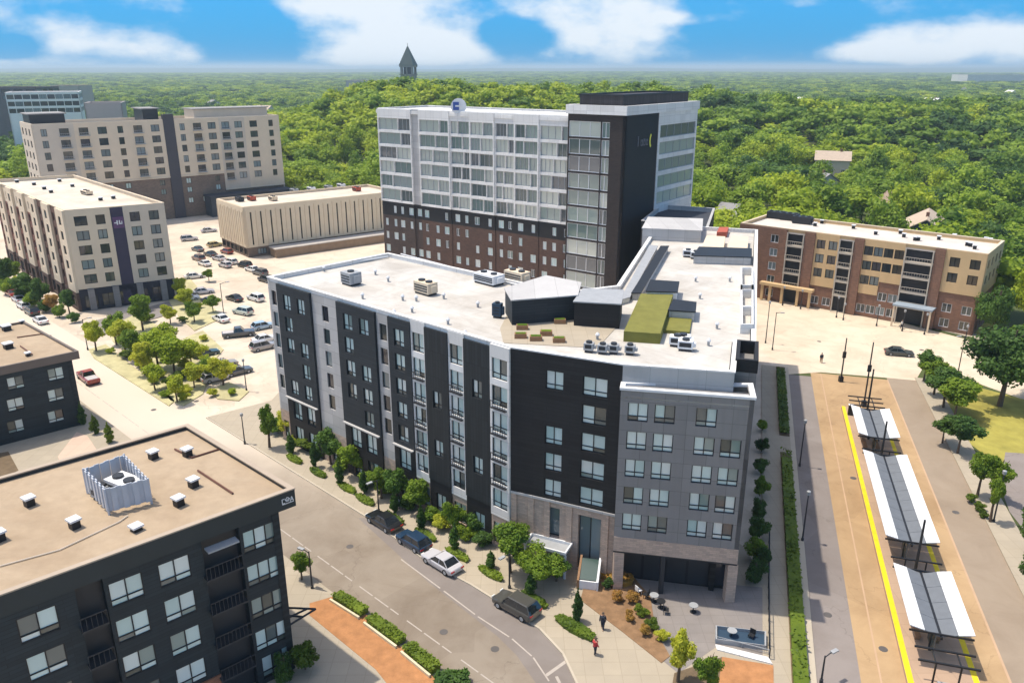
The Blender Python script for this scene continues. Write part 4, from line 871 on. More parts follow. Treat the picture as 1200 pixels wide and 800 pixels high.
Ly = (y1 - y0).length; zr5 = [.8 + 2.9 * k for k in range(5)]
cur = 0.0
for a, b, kd, nc in ymk:
    t1 = min(1, tpx(y0, y1, b, 14)) if b < 1158 else 1
    P, Q = y0.lerp(y1, cur), y0.lerp(y1, t1); cur = t1; wd = (Q - P).length
    Mx = frame_m(P, Q, YB)
    if kd == 'bal':
        facade(YB, P, Q, .1, H4 - .1, YELL if wd > 4 else RUST, [(wd / 2, z, wd * .7, 2.3, 'far3') for z in zr5], -.9, ret=.4, gm=GLASSD)
        for z in zr5[1:]:
            r = MB(); r.box(.05, wd - .05, -.7, .9, z - .38, z - .05); r.box(.05, wd - .05, -.7, -.62, z + .75, z + .85)
            n = int(wd / .45)
            for k in range(n + 1): x = .05 + (wd - .14) * k / n; r.box(x, x + .04, -.69, -.64, z - .15, z + .75)
            link('balcony', r.mesh('balcony', mat('pale_rail', (.50, .45, .38), .5, .05)), YB, Mx)
        for x in (.1, wd - .3): r = MB(); r.box(x, x + .22, -.72, -.5, .1, H4 - .6); link('balcony_post', r.mesh('balcony_post', MATS['pale_rail']), YB, Mx)
        continue
    zsp = (7.5 if (cur * 40) % 2 < 1 else 4.7) if kd == 'ye' else H4
    n = max(nc, 1) if kd == 'ye' else max(1, int(wd / 4)); us = [wd * (k + .5) / n for k in range(n)]
    if kd == 'ye': facade(YB, P, Q, zsp, H4, YELL, [(u, z, 1.7, 1.8, 'far2') for u in us for z in zr5 if z > zsp], .15, ret=.7, gm=GLASSD)
    facade(YB, P, Q, .1, min(zsp, H4 - .1), REDBR, [(u, z, 1.7, 1.7, 'far2') for u in us for z in zr5 if z + 2 < zsp] if kd == 'ye' or nc else [], .0 if kd == 'ye' else .5, ret=1.0, fm=WHITEM, gm=GLASSD)
facade(YB, y1, poly[2], 7.5, H4, YELL, grid([2.2, 5.6, 9.2, 12.6], [z for z in zr5 if z > 7.5], 1.4, 1.7, 'far2'), .1, ret=.5, gm=GLASSD)
facade(YB, y1, poly[2], .1, 7.5, REDBR, grid([2.2, 5.6, 9.2, 12.6], [.8, 3.7], 1.4, 1.7, 'far2'), .0, ret=.5, gm=GLASSD)
for P, Q in ((poly[2], poly[3]), (poly[3], y0)): facade(YB, P, Q, .1, H4, YELL, [], .0, ret=.4)
q0 = at(1092, 360, 5); mb = MB(); Mx = frame_m(y0, y1, YB); uc = Ly * tpx(y0, y1, 1075, 5)
mb.box(uc - 3.5, uc + 3.5, -3.2, -.1, 4.1, 4.4); link('entrance_canopy', mb.mesh('entrance_canopy', mat('blue_grey_canopy', (.30, .36, .42), .5, .1)), YB, Mx)
for sx in (-3.2, 3.2): mb = MB(); mb.box(uc + sx - .15, uc + sx + .15, -3.1, -2.8, .1, 4.1); link('canopy_post', mb.mesh('canopy_post', BEIGE), YB, Mx)
for k in range(5):
    u = Ly * tpx(y0, y1, (897, 906, 920, 938, 952)[k], 3); r_ = MB(); r_.box(u - .25, u + .25, -1.7, -1.3, .1, 3.4); link('arcade_post', r_.mesh('arcade_post', YELL), YB, Mx)
r_ = MB(); r_.box(Ly * tpx(y0, y1, 896, 3) - .4, Ly * tpx(y0, y1, 953, 3) + .4, -1.9, -.55, 3.4, 4.0); link('arcade_beam', r_.mesh('arcade_beam', YELL), YB, Mx)
for px, py in ((910, 256), (925, 258), (940, 262)): unit(YB, at(px, py, 14.9), 4, 2, 1.6, 14.9, 35, DARKM)
for k, (px, py) in enumerate(((955, 265), (963, 262), (1055, 274), (1059, 278), (1072, 282), (1076, 282), (1026, 275), (1133, 288), (1137, 289), (1142, 292), (1155, 283), (1160, 284), (1000, 268), (1100, 281), (1118, 279))): boxvent(YB, at(px, py, 14.9), 14.9, .6, 35, .7)
# ---- terrain: wooded ridge behind the tower, gentler rise to the right, low hills on the horizon
def sm(v, a, b): v = min(1, max(0, (v - a) / (b - a))); return v * v * (3 - 2 * v)
def hz_(x, y):
    e = math.exp(-((x + 30) / 190) ** 2 - ((y - 520) / 170) ** 2) * 25 * sm(x, -190, -80) + math.exp(-((x - 330) / 260) ** 2 - ((y - 520) / 210) ** 2) * 13
    e *= sm(y, 265 if x > -20 else 305, 430) * (1 + .12 * math.sin(x * .03 + y * .02))
    e += sm(y, 1500, 5500) * (6 + 5 * math.sin(x * .0011 + 1) * math.sin(y * .0013))
    return e
def terrain(name, x0, x1, y0, y1, nx, ny, dz, hf, m):
    V = [(x0 + (x1 - x0) * i / nx, y0 + (y1 - y0) * j / ny) for j in range(ny + 1) for i in range(nx + 1)]
    me = bpy.data.meshes.new(name); me.from_pydata([(x, y, hf(x, y) - dz) for x, y in V], [], [(j * (nx + 1) + i, j * (nx + 1) + i + 1, (j + 1) * (nx + 1) + i + 1, (j + 1) * (nx + 1) + i) for j in range(ny) for i in range(nx)])
    me.materials.append(m); me.polygons.foreach_set('use_smooth', [True] * len(me.polygons)); tag(link(name, me), kind='structure')
terrain('hillside', -300, 900, 240, 1400, 80, 78, .35, hz_, WOODF)
terrain('hillside', -7000, 7000, 1400, 6500, 90, 50, .35, hz_, HILL)
terrain('distant_hills', -11500, 11500, 7000, 15800, 140, 12, 0, lambda x, y: sm(y, 7000, 12500) * (40 + 9 * math.sin(x * .0009 + .4) + 5 * math.sin(x * .0031 + 2) + 2 * math.sin(x * .011)), HILL)

# ------------------------------------------------------------------ far buildings
def far_block(name, label, cat, px0, px1, ytop, d, h, depth, m, roofm, az=55, rows=0, wk='far2', ww=2.2, fm=None, nwin=6, gm=None):
    z = h; P = Vector(((px0 - 600) / F * (.945 * d + .326 * (H - z)), d)); s = abs(along(P, az, px1, z)); Q = P + dirv(az) * s; b = dirv(az - 90) * depth
    poly = [P, Q, Q + b, P + b]; o = bldg(name, label, cat, poly); body(o, poly, 0, h - .6, h, roofm, m, None, .4)
    Lx = (Q - P).length
    for (a_, b_) in ((P, Q), (Q, Q + b), (Q + b, P + b), (P + b, P)):
        L2 = (b_ - a_).length; n = nwin if (a_ - P).length < .01 else max(2, int(L2 / (Lx / nwin)))
        facade(o, a_, b_, .1, h, m, [(L2 * (k + .5) / n, h - 3.2 - j * 3.4, ww, 2.2, wk) for k in range(n) for j in range(rows)], .0, ret=.5, fm=fm, gm=gm or GLASSD)
    return o
far_block('white_office_block', 'white block with dark blue windows far behind the beige building at the far left', 'office building', 5, 92, 114, 420, 35.2, 25, mat('white_stucco', (.85, .84, .82), .8, .05), ROOFB, 66, 3, 'far3', 3.4, nwin=9)
far_block('dark_roofed_building', 'low charcoal building under a dark roof at the far left edge of the picture', 'office building', -60, 42, 118, 470, 36.5, 30, mat('charcoal_stucco', (.16, .15, .15)), ROOFW, 84, 2, 'far3', 5, nwin=7)
far_block('grey_concrete_block', 'plain grey concrete block with pinkish face beyond the long beige roof', 'building', 98, 142, 118, 360, 32.5, 20, mat('grey_concrete', (.42, .38, .37), .9, .06), ROOFB, 70, 0)
far_block('tan_warehouse', 'pale tan building far off above the white office block', 'warehouse', 58, 92, 97, 800, 31, 40, mat('tan_stucco', (.5, .42, .34)), ROOFC, 80, 0)
far_block('small_flat_roof_building', 'small pale flat roofed building between the striped building and the tower', 'building', 400, 452, 205, 262, 6.5, 16, BEIGE, ROOFW, 66, 1, nwin=4)
far_block('low_dark_shed', 'low dark shed with a pale roof edge behind the striped building', 'shed', 336, 366, 211, 268, 5.5, 12, CHAR, ROOFB, 60, 0)
far_block('low_tan_roof_building', 'long low building with a pinkish tan roof just behind the yellow building', 'building', 990, 1050, 262, 186, 8.0, 8, YELL, ROOFT, 118, 1, nwin=6)
def house(label, px, py, d, w_, dp, h, az, wall, roofc, name='house'):
    z = h; c = Vector(((px - 600) / F * (.945 * d + .326 * (H - z)), d)); r = thing(name, label, 'house', c.x, c.y, hz_(c.x, c.y), az)
    HFT.append((c.x, c.y, w_ * .55))
    mb = MB(); mb.box(-w_ / 2, w_ / 2, -dp / 2, dp / 2, 0, h); mb.quad((-w_ / 2, -dp / 2, h), (-w_ / 2, dp / 2, h), (-w_ / 2, 0, h + dp * .3)); mb.quad((w_ / 2, -dp / 2, h), (w_ / 2, 0, h + dp * .3), (w_ / 2, dp / 2, h)); link('wall', mb.mesh('wall', wall), r)
    mb = MB(); o_ = .6; rz = h + dp * .3
    for s in (-1, 1):
        a = (-w_ / 2 - o_, s * (dp / 2 + o_), h - .25); b = (w_ / 2 + o_, s * (dp / 2 + o_), h - .25); c1_ = (w_ / 2 + o_, 0, rz + .1); d1_ = (-w_ / 2 - o_, 0, rz + .1)
        up = lambda p: (p[0], p[1], p[2] + .25)
        mb.quad(a, b, c1_, d1_); mb.quad(up(a), up(d1_), up(c1_), up(b)); mb.quad(a, up(a), up(b), b); mb.quad(a, d1_, up(d1_), up(a)); mb.quad(b, up(b), up(c1_), c1_)
    rf = link('roof', mb.mesh('roof', roofc), r); mb = MB(); mb.box(w_ * .2, w_ * .2 + .8, -.4, .4, rz - 1, rz + 1.3); link('chimney', mb.mesh('chimney', REDBR), rf)
    for s in (-1, 1):
        for k in range(3):
            fm_, _ = win_meshes('far2', 1.4, 1.5, WHITEM, GLASSD); link('window', fm_, r, Matrix.Translation((-w_ / 2 + w_ * (k + .5) / 3, s * (dp / 2 + .03), h * .45)) @ Matrix.Rotation(0 if s < 0 else PI, 4, 'Z'))
RT = mat('tan_shingle_roof', (.50, .40, .31), .9, .12, 1); RG = mat('grey_shingle_roof', (.28, .27, .27), .9, .12, 1); RB = mat('brown_shingle_roof', (.33, .24, .19), .9, .12, 1)
HW = mat('white_clapboard', (.66, .64, .6), .8, .05, kind='lap')
house('large blue walled house with tan roof among trees behind the yellow building', 1085, 240, 208, 19, 12, 7.0, 118, BLUEP, RT)
house('white gabled house with a brown roof half hidden in trees above the blue walled house', 1060, 222, 250, 12, 9, 7, 60, HW, RB)
house('tan roofed house in the woods upper right, the largest roof in mid distance', 975, 155, 335, 13, 10, 9.0, 20, BEIGE, RT)
house('grey roofed house low among trees left of the blue walled house', 958, 182, 300, 12, 9, 7, 70, HW, RG)
house('pale cottage between the corner block of the tower and the woods', 868, 228, 235, 12, 9, 6, 40, HW, RG)
house('small white roofed house near the skyline at right', 1090, 118, 640, 15, 11, 12.5, 80, HW, mat('white_roof', (.75, .74, .7)))
for k, (px, d_) in enumerate(((712, 700), (880, 620), (940, 980), (1040, 820), (1160, 760), (560, 900), (310, 760), (250, 900), (1185, 1300), (1130, 1500))):
    o = house('distant pale house roof showing between treetops below the skyline', px, 0, d_, 16, 11, 11.0, 20 + 31 * k, HW, (RT, RG, mat('white_roof', (.75, .74, .7)))[k % 3])
for o in list(S.objects):
    if o.get('label', '').startswith('distant pale house'): o['group'] = 'distant houses below the skyline'
far_block('white_warehouse', 'long low white roofed warehouse on the skyline at the right edge', 'warehouse', 1135, 1210, 78, 2300, 30, 80, HW, ROOFW, 88, 0)
far_block('grey_warehouse', 'long grey warehouse roof beside the steeple below the skyline', 'warehouse', 405, 470, 90, 1500, 26, 60, mat('grey_concrete', (.42, .38, .37)), ROOFB, 88, 0)
# steeple with a pointed dark roof
d_ = 900.0; x_ = (478.5 - 600) / F * (.945 * d_)
tw = thing('church_tower', 'square stone church tower with pointed dark green spire on the skyline', 'church tower', x_, d_, 0, 10)
FOOT.append([(x_ - 8, d_ - 8), (x_ + 8, d_ - 8), (x_ + 8, d_ + 8), (x_ - 8, d_ + 8)])
STONE = mat('tower_stone', (.32, .28, .24), .9, .12, 1); SP = mat('spire_slate', (.05, .075, .07), .7, .15, 1)
mb = MB(); mb.box(-7, 7, -7, 7, 0, 40); mb.box(-7.8, 7.8, -7.8, 7.8, 40, 41); link('shaft', mb.mesh('shaft', STONE), tw)
for sx in (-1, 1):
    for sy in (-1, 1): mb = MB(); mb.box(sx * 6 - 1, sx * 6 + 1, sy * 6 - 1, sy * 6 + 1, 41, 48); link('corner_pillar', mb.mesh('corner_pillar', STONE), tw)
for a in range(4): mb = MB(); mb.box(-.7, .7, -6.8, -6.2, 41, 48); link('mullion', mb.mesh('mullion', STONE), tw, Matrix.Rotation(a * PI / 2, 4, 'Z'))
mb = MB(); mb.box(-4, 4, -4, 4, 41, 48); link('bell_chamber', mb.mesh('bell_chamber', DARKM), tw)
mb = MB(); mb.box(-7.8, 7.8, -7.8, 7.8, 48, 49.6); link('cornice', mb.mesh('cornice', STONE), tw)
mb = MB(); mb.box(-8.2, 8.2, -8.2, 8.2, 49.6, 69, top=(7.8, 7.8)); mb.tube([(0, 0, 69), (0, 0, 72)], .25, 5); link('spire', mb.mesh('spire', SP), tw)

# ------------------------------------------------------------------ trees
def crown_np(style, n, leaf, seed, core=True, K=None, big=0.0):
    """unit crown: radius 1, z from 0 to 1 (times 2 later); leaf-sized quads gathered in clumps over boughs"""
    r = np.random.default_rng(seed)
    if style == 'column': K, spread = 26, (.62, .62)
    elif style == 'hedge': K = 0
    else: K = K or (24 if style == 'round' else 30)
    cs = []
    for i in range(K):
        u = r.normal(size=3); u /= np.linalg.norm(u); rad = r.uniform(.35, .82) if i > 5 else r.uniform(0, .35)
        c = u * rad
        if style == 'column':
            zz = (i + .5) / K; wz = .62 * math.sin(PI * min(1, zz * 1.05 + .07)) ** .7 * (1.15 - .5 * zz); a = r.uniform(0, 2 * PI); c = np.array([math.cos(a) * wz * .5, math.sin(a) * wz * .5, zz * 2 - 1]); cr = wz * .62 + .1; cs.append((c, cr)); continue
        if style == 'spread': c[2] *= .75; c[:2] *= 1.08
        if c[2] < -.2: c[:2] *= .75
        c[:2] *= (1 - big * .8); cs.append((c, r.uniform(.26, .46) + big))
    w_ = np.array([c[1] ** 2 for c in cs]); idx = r.choice(len(cs), n, p=w_ / w_.sum())
    C_ = np.array([c[0] for c in cs])[idx]; Rr = np.array([c[1] for c in cs])[idx][:, None]
    u = r.normal(size=(n, 3)); u /= np.linalg.norm(u, axis=1)[:, None]; rr = r.uniform(.62, 1.06, (n, 1))
    P = C_ + u * Rr * rr * (np.array([1, 1, .8]) if style != 'column' else np.array([1, 1, .35]))
    nrm = u * .8 + r.normal(size=(n, 3)) * .55 + np.array([0, 0, .35]); nrm /= np.linalg.norm(nrm, axis=1)[:, None]
    t = np.cross(nrm, r.normal(size=(n, 3))); t /= np.linalg.norm(t, axis=1)[:, None]; b = np.cross(nrm, t)
    s = leaf * r.uniform(.6, 1.35, (n, 1))
    V = np.stack([P - t * s - b * s * .6, P + t * s - b * s * .7, P + t * s * .8 + b * s * .75, P - t * s * .9 + b * s * .6], 1).reshape(-1, 3)
    V[:, 2] = (V[:, 2] + 1) / 2
    Fs = np.arange(4 * n).reshape(n, 4)
    if core:   # added blobs of leaf colour inside the shell, there to block light
        for c, cr in cs:
            o = len(V); q = []; k = cr * .6
            for zz, rd in ((-.9, .35), (-.3, .95), (.35, .9), (.9, .3)):
                for a in range(5): an = a * 2 * PI / 5 + zz; q.append([c[0] + math.cos(an) * rd * k, c[1] + math.sin(an) * rd * k, (c[2] + zz * k * (.8 if style != 'column' else .4) + 1) / 2])
            V = np.vstack([V, q]); f = []
            for z_ in range(3):
                for a in range(5): f.append([o + z_ * 5 + a, o + z_ * 5 + (a + 1) % 5, o + z_ * 5 + 5 + (a + 1) % 5, o + z_ * 5 + 5 + a])
            Fs = np.vstack([Fs, f])
    return V, Fs
def np_mesh(name, V, Fs, mats, mi=None):
    me = bpy.data.meshes.new(name); n = len(Fs); me.vertices.add(len(V)); me.vertices.foreach_set('co', V.astype(np.float32).ravel())
    me.loops.add(n * 4); me.loops.foreach_set('vertex_index', Fs.astype(np.int32).ravel()); me.polygons.add(n); me.polygons.foreach_set('loop_start', np.arange(0, 4 * n, 4, dtype=np.int32)); me.polygons.foreach_set('loop_total', np.full(n, 4, dtype=np.int32))
    for m in mats: me.materials.append(m)
    if mi is not None: me.polygons.foreach_set('material_index', mi.astype(np.int32))
    me.update(calc_edges=True); me.validate(); return me
CR = {}
def crown_mesh(style, matn, v=0):
    k = (style, matn, v)
    if k not in CR:
        n, lf = {'round': (4600, .056), 'spread': (8000, .037), 'column': (2400, .06)}[style]
        V, Fs = crown_np(style, n, lf, 11 + v * 7 + len(style)); CR[k] = np_mesh('crown', V, Fs, [MATS[matn]])
    return CR[k]
TR_ = {}
def trunk_mesh(v=0):
    if v not in TR_:
        r = random.Random(v); mb = MB(); mb.tube([(0, 0, 0), (.02, .01, .35), (0, .03, .7), (.03, 0, 1.0)], [.055, .04, .032, .015], 7)
        for k in range(6):
            a = k * 1.05 + r.random(); z = .42 + .08 * k; ln = r.uniform(.16, .26); mb.tube([(0, 0, z), (math.cos(a) * ln * .5, math.sin(a) * ln * .5, z + .09), (math.cos(a) * ln, math.sin(a) * ln, z + .2)], [.022, .014, .006], 5)
        TR_[v] = mb.mesh('trunk', BARK)
    return TR_[v]
def tree(label, p, h, rad, style='round', leaves='mid_green_leaves', cat='tree', group=None, name='tree', clear=.22, v=0, z=0.0):
    t = thing(name, label, cat, p.x, p.y, z, random.uniform(0, 360), group)
    tr = link('trunk', trunk_mesh(v % 3), t); tr.scale = (h * .55, h * .55, h * .86)
    if style == 'column': tr.scale = (h * .4, h * .4, h * .8)
    c = link('crown', crown_mesh(style, leaves, v % 3), t, Matrix.Translation((0, 0, h * clear)) @ Matrix.Diagonal((rad, rad, h * (1 - clear), 1)))
    return t
def px_tree(label, bx, by, ty, wpx, **kw):
    p = at(bx, by); h = max(1.2, ztop(p, ty)); f = p.y * math.cos(PITCH) + (H - h * .6) * math.sin(PITCH); return tree(label, p, h, wpx * f / F / 2 * .98, **kw)
# columnar trees on the kerb, each over a dark ground cover bed
kt = [(341, 532, 507), (370, 548, 516), (398, 568, 541), (427, 579, 549), (462, 602, 575), (494, 622, 591), (533, 645, 613), (575, 667, 645), (622, 698, 670), (676, 729, 690)]
beds = [(345, 540), (373, 556), (407, 574), (428, 588), (462, 610), (499, 629), (536, 652), (575, 674), (626, 705), (674, 738)]
def leaf_bed(name, label, poly, h, matn, dens, leaf, cat=None, kind=None, group=None, z=SWT):
    P = [Vector(p) for p in poly]; c = sum(P, Vector((0, 0))) / len(P); xs = [p.x for p in P]; ys = [p.y for p in P]
    mb = MB(); mb.prism([tuple(c + (p - c) * .93) for p in (P if sum(P[i - 1].x * P[i].y - P[i].x * P[i - 1].y for i in range(len(P))) > 0 else P[::-1])], 0, h * .75)
    area = abs(sum(P[i - 1].x * P[i].y - P[i].x * P[i - 1].y for i in range(len(P)))) / 2; n = min(int(area * dens), 9000); q = RNG.uniform([min(xs), min(ys)], [max(xs), max(ys)], (n * 4, 2))
    ins = np.zeros(len(q), bool)
    for i in range(len(P)):
        a, b = P[i - 1], P[i]; cond = ((a.y > q[:, 1]) != (b.y > q[:, 1])); xx = (b.x - a.x) * (q[:, 1] - a.y) / (b.y - a.y + 1e-9) + a.x; ins ^= cond & (q[:, 0] < xx)
    q = q[ins][:n]; n = len(q); nz = np.array([math.sin(x * 1.7) * math.cos(y * 1.3) for x, y in q]); zz = h * (.55 + .35 * RNG.random(n) + .14 * nz)
    Pp = np.column_stack([q, zz]); nn = RNG.normal(size=(n, 3)) * .5 + [0, 0, 1]; nn /= np.linalg.norm(nn, axis=1)[:, None]; t = np.cross(nn, RNG.normal(size=(n, 3))); t /= np.linalg.norm(t, axis=1)[:, None]; b = np.cross(nn, t); s = leaf * RNG.uniform(.6, 1.4, (n, 1))
    V = np.stack([Pp - t * s - b * s * .6, Pp + t * s - b * s * .7, Pp + t * s + b * s * .7, Pp - t * s + b * s * .6], 1).reshape(-1, 3)
    i0 = len(V); V = np.vstack([V, np.array(mb.v)]); V[:, :2] -= [c.x, c.y]
    me = bpy.data.meshes.new(name); fs = [tuple(range(4 * i, 4 * i + 4)) for i in range(n)] + [tuple(i0 + k for k in f) for f in mb.f]; me.from_pydata(V.tolist(), [], fs); me.materials.append(MATS[matn]); me.update()
    o = link(name, me); o.location = (c.x, c.y, z); return tag(o, label, cat, group, kind)
for i, (bx_, by_, ty_) in enumerate(kt):
    px_tree(f'narrow dark columnar tree on the main kerb, {ORD[i]} from the far end', bx_, by_, ty_, 17 if i < 6 else 20, style='column', leaves='dark_green_leaves', name='columnar_tree', group='columnar trees along the kerb', clear=.06, v=i, z=SWT)
    c = at(*beds[i]); Lb, Wb = (3.4, 1.1) if i != 9 else (4.6, 1.5); a = SD; n = Vector((-SD.y, SD.x)); P = []
    for k in range(12): an = k * PI / 6; P.append(c + a * math.cos(an) * Lb / 2 * (1 + .1 * math.sin(3 * k)) + n * math.sin(an) * Wb / 2)
    leaf_bed('shrub_bed', f'low oval bed of dark shrubs on the kerb, {ORD[i]} from far end', P, .45, 'hedge_leaves', 90, .10, 'shrub bed', group='shrub beds along the kerb')
# trees and shrubs between the pavement and the main building
for lab, bx_, by_, ty_, w_, kw in [
    ('light green slender tree at the far corner of the main building', 316, 525, 473, 24, dict(leaves='mid_green_leaves')),
    ('bright green bushy tree beside the far corner of the main building', 338, 512, 480, 30, dict(leaves='lime_leaves', v=1)),
    ('large dark rounded tree against the left facade near its far end', 388, 545, 500, 38, dict(leaves='dark_green_leaves', v=2)),
    ('mid green rounded tree left of the street lamp by the facade', 417, 558, 515, 38, dict(leaves='mid_green_leaves', v=1)),
    ('feathery light green tree hiding the head of the street lamp', 447, 585, 545, 26, dict(leaves='mid_green_leaves', v=2)),
    ('dark dense tree between the street lamp and the middle facade bays', 465, 592, 548, 34, dict(leaves='dark_green_leaves')),
    ('full green tree in front of the last dark bay but one', 491, 602, 562, 38, dict(leaves='mid_green_leaves')),
    ('upright olive tree beside the near dark bay', 532, 626, 584, 30, dict(leaves='mid_green_leaves', v=1)),
    ('airy tree with visible trunk by the near street lamp', 598, 672, 612, 46, dict(leaves='mid_green_leaves', v=2, clear=.4)),
    ('wide bright green spreading tree below the entrance canopy', 628, 690, 640, 62, dict(leaves='mid_green_leaves', style='spread', v=1, clear=.2)),
    ('dark green tree in the shade of the front facade beside the wide tree', 652, 682, 648, 34, dict(leaves='dark_green_leaves', v=1)),
    ('small yellowish tree at the tip of the plaza by the mulch bed', 794, 800, 738, 34, dict(leaves='lime_leaves')),
    ('bushy green shrub tree at the bottom beside the plaza wall', 828, 815, 762, 36, dict(leaves='mid_green_leaves', v=1)),
    ('small tree in a pavement pit beside the lamp at the dark corner building', 354, 680, 646, 24, dict(leaves='mid_green_leaves', v=2)),
    ('green shrub at the foot of the dark corner building', 358, 785, 752, 36, dict(leaves='hedge_leaves', clear=0.0)),
    ('low dark shrub against the dark corner building wall', 335, 800, 765, 34, dict(leaves='dark_green_leaves', clear=0.0, v=1)),
    ('reddish dark shrub under the nearest black bay', 556, 628, 600, 30, dict(leaves='dark_green_leaves', clear=0.0, v=2)),
    ('clipped dark shrub under the white bay nearest the corner', 590, 640, 612, 24, dict(leaves='hedge_leaves', clear=0.0, v=1))]:
    px_tree(lab, bx_, by_, ty_, w_, name='shrub' if kw.get('clear') == 0 else 'tree', cat='shrub' if kw.get('clear') == 0 else 'tree', z=SWT, **kw)
for i, (bx_, by_, ty_) in enumerate(((97, 498, 470), (112, 509, 484), (129, 519, 494))):
    px_tree(('dark conical evergreen nearest the left edge building', 'middle one of three conical evergreens by the left edge building', 'green conical evergreen closest to the tan roof')[i], bx_, by_, ty_, 16, style='column', leaves='dark_green_leaves' if i < 1 else 'hedge_leaves', name='conical_tree', group='conical evergreens', clear=.05, v=i)
for i, (bx_, by_, ty_, w_) in enumerate(((893, 505, 492, 14), (892, 530, 512, 18), (891, 555, 536, 20), (890, 582, 558, 22), (889, 608, 584, 24), (887, 632, 606, 26), (886, 658, 630, 28), (884, 684, 655, 30), (893, 668, 640, 20))):
    px_tree(f'dark bushy shrub between the east wall and the avenue sidewalk, {ORD[i]} from far end', bx_, by_, ty_, w_, leaves='dark_green_leaves' if i % 3 else 'mid_green_leaves', v=i, name='shrub', cat='shrub', group='shrubs along the east wall', clear=0.0, z=SWT)
FAC = [(326, 508, 24), (350, 520, 22), (362, 528, 26), (376, 536, 22), (402, 552, 26), (432, 570, 24), (452, 580, 22), (478, 597, 26), (506, 612, 24), (519, 620, 24), (546, 632, 26), (568, 640, 24), (606, 655, 28), (640, 672, 30)]
for i, (bx_, by_, w_) in enumerate(FAC):
    px_tree(f'leafy shrub at the foot of the left facade, {ORD[i]} from the far end', bx_, by_, by_ - w_ * .72, w_ * 1.1, leaves=('mid_green_leaves', 'dark_green_leaves', 'hedge_leaves', 'lime_leaves')[(i * 3) % 4 if i % 5 else 0], v=i, name='shrub', cat='shrub', group='shrubs along the left facade', clear=0.0, z=SWT)
# trees on the car park islands
lot = [(113, 412, 375, 26, 'lime'), (137, 405, 363, 30, 'mid'), (147, 412, 372, 30, 'lime'), (168, 388, 345, 30, 'mid'), (166, 366, 342, 22, 'mid'), (186, 432, 385, 40, 'yel'), (205, 440, 392, 46, 'yel'), (192, 412, 378, 36, 'yel'), (225, 430, 398, 36, 'lime'), (170, 440, 400, 30, 'lime'),
       (208, 472, 436, 28, 'lime'), (182, 458, 425, 26, 'yel'), (228, 455, 425, 28, 'lime'), (262, 452, 415, 36, 'lime'), (246, 446, 418, 22, 'mid'), (218, 362, 338, 24, 'lime'), (228, 378, 352, 24, 'mid'), (250, 366, 345, 18, 'mid'), (212, 350, 325, 20, 'lime'), (200, 380, 355, 22, 'lime'), (245, 330, 315, 14, 'mid'), (158, 422, 385, 28, 'mid')]
for i, (bx_, by_, ty_, w_, lf_) in enumerate(lot):
    nm = {'lime': 'lime green', 'yel': 'bright yellow green', 'mid': 'mid green'}[lf_]; pos = 'near the street' if by_ > 430 else ('beside the beige corner building' if by_ < 370 else 'mid island')
    px_tree(f'{nm} young tree on a car park island {pos}, {ORD[sum(1 for q in lot[:i] if q[4] == lf_)]} listed from the left of its colour' if False else f'{nm} young tree on a car park island {pos}', bx_, by_, ty_, w_, leaves={'lime': 'lime_leaves', 'yel': 'yellow_green_leaves', 'mid': 'mid_green_leaves'}[lf_], v=i, group=f'{nm} island trees {pos}', z=.14)
for i, (bx_, by_, w_) in enumerate(((188, 444, 20), (200, 452, 22), (212, 446, 20), (176, 436, 20), (166, 430, 20), (196, 424, 22), (216, 432, 20), (206, 410, 22), (184, 405, 20), (160, 410, 18), (230, 442, 18), (148, 420, 16), (218, 462, 18), (240, 424, 14), (172, 378, 18), (150, 392, 18), (232, 362, 14), (222, 358, 12), (250, 464, 14), (195, 466, 16), (180, 450, 14), (215, 470, 16), (150, 418, 14), (235, 447, 14), (210, 462, 12), (225, 412, 12), (214, 378, 12), (240, 400, 12), (272, 463, 14), (205, 345, 10), (160, 398, 12), (130, 415, 12))):
    px_tree('low round olive shrub on a car park island', bx_, by_, by_ - w_ * .6, w_, leaves=('lime_leaves', 'yellow_green_leaves', 'hedge_leaves')[i % 3], v=i, group='low shrubs on the islands', name='shrub', cat='shrub', clear=0.0, z=.14)
for lab, bx_, by_, ty_, w_, lf_ in (('dark green street tree by the brick side of the beige corner building', 34, 352, 318, 30, 'dark_green_leaves'), ('pale green street tree by the row of parked cars at left', 24, 345, 322, 18, 'lime_leaves'), ('dark tree hugging the corner of the beige building base', 48, 362, 325, 26, 'dark_green_leaves'),
        ('orange leaved tree at the kerb below the beige corner building', 62, 366, 344, 20, 'orange_leaves'), ('green tree at the near corner of the beige podium', 82, 368, 338, 20, 'dark_green_leaves'), ('tall dark tree at the far left kerb', 8, 338, 300, 26, 'dark_green_leaves'), ('green street tree before the pink brick wall', 18, 330, 305, 20, 'mid_green_leaves')):
    px_tree(lab, bx_, by_, ty_, w_, leaves=lf_)
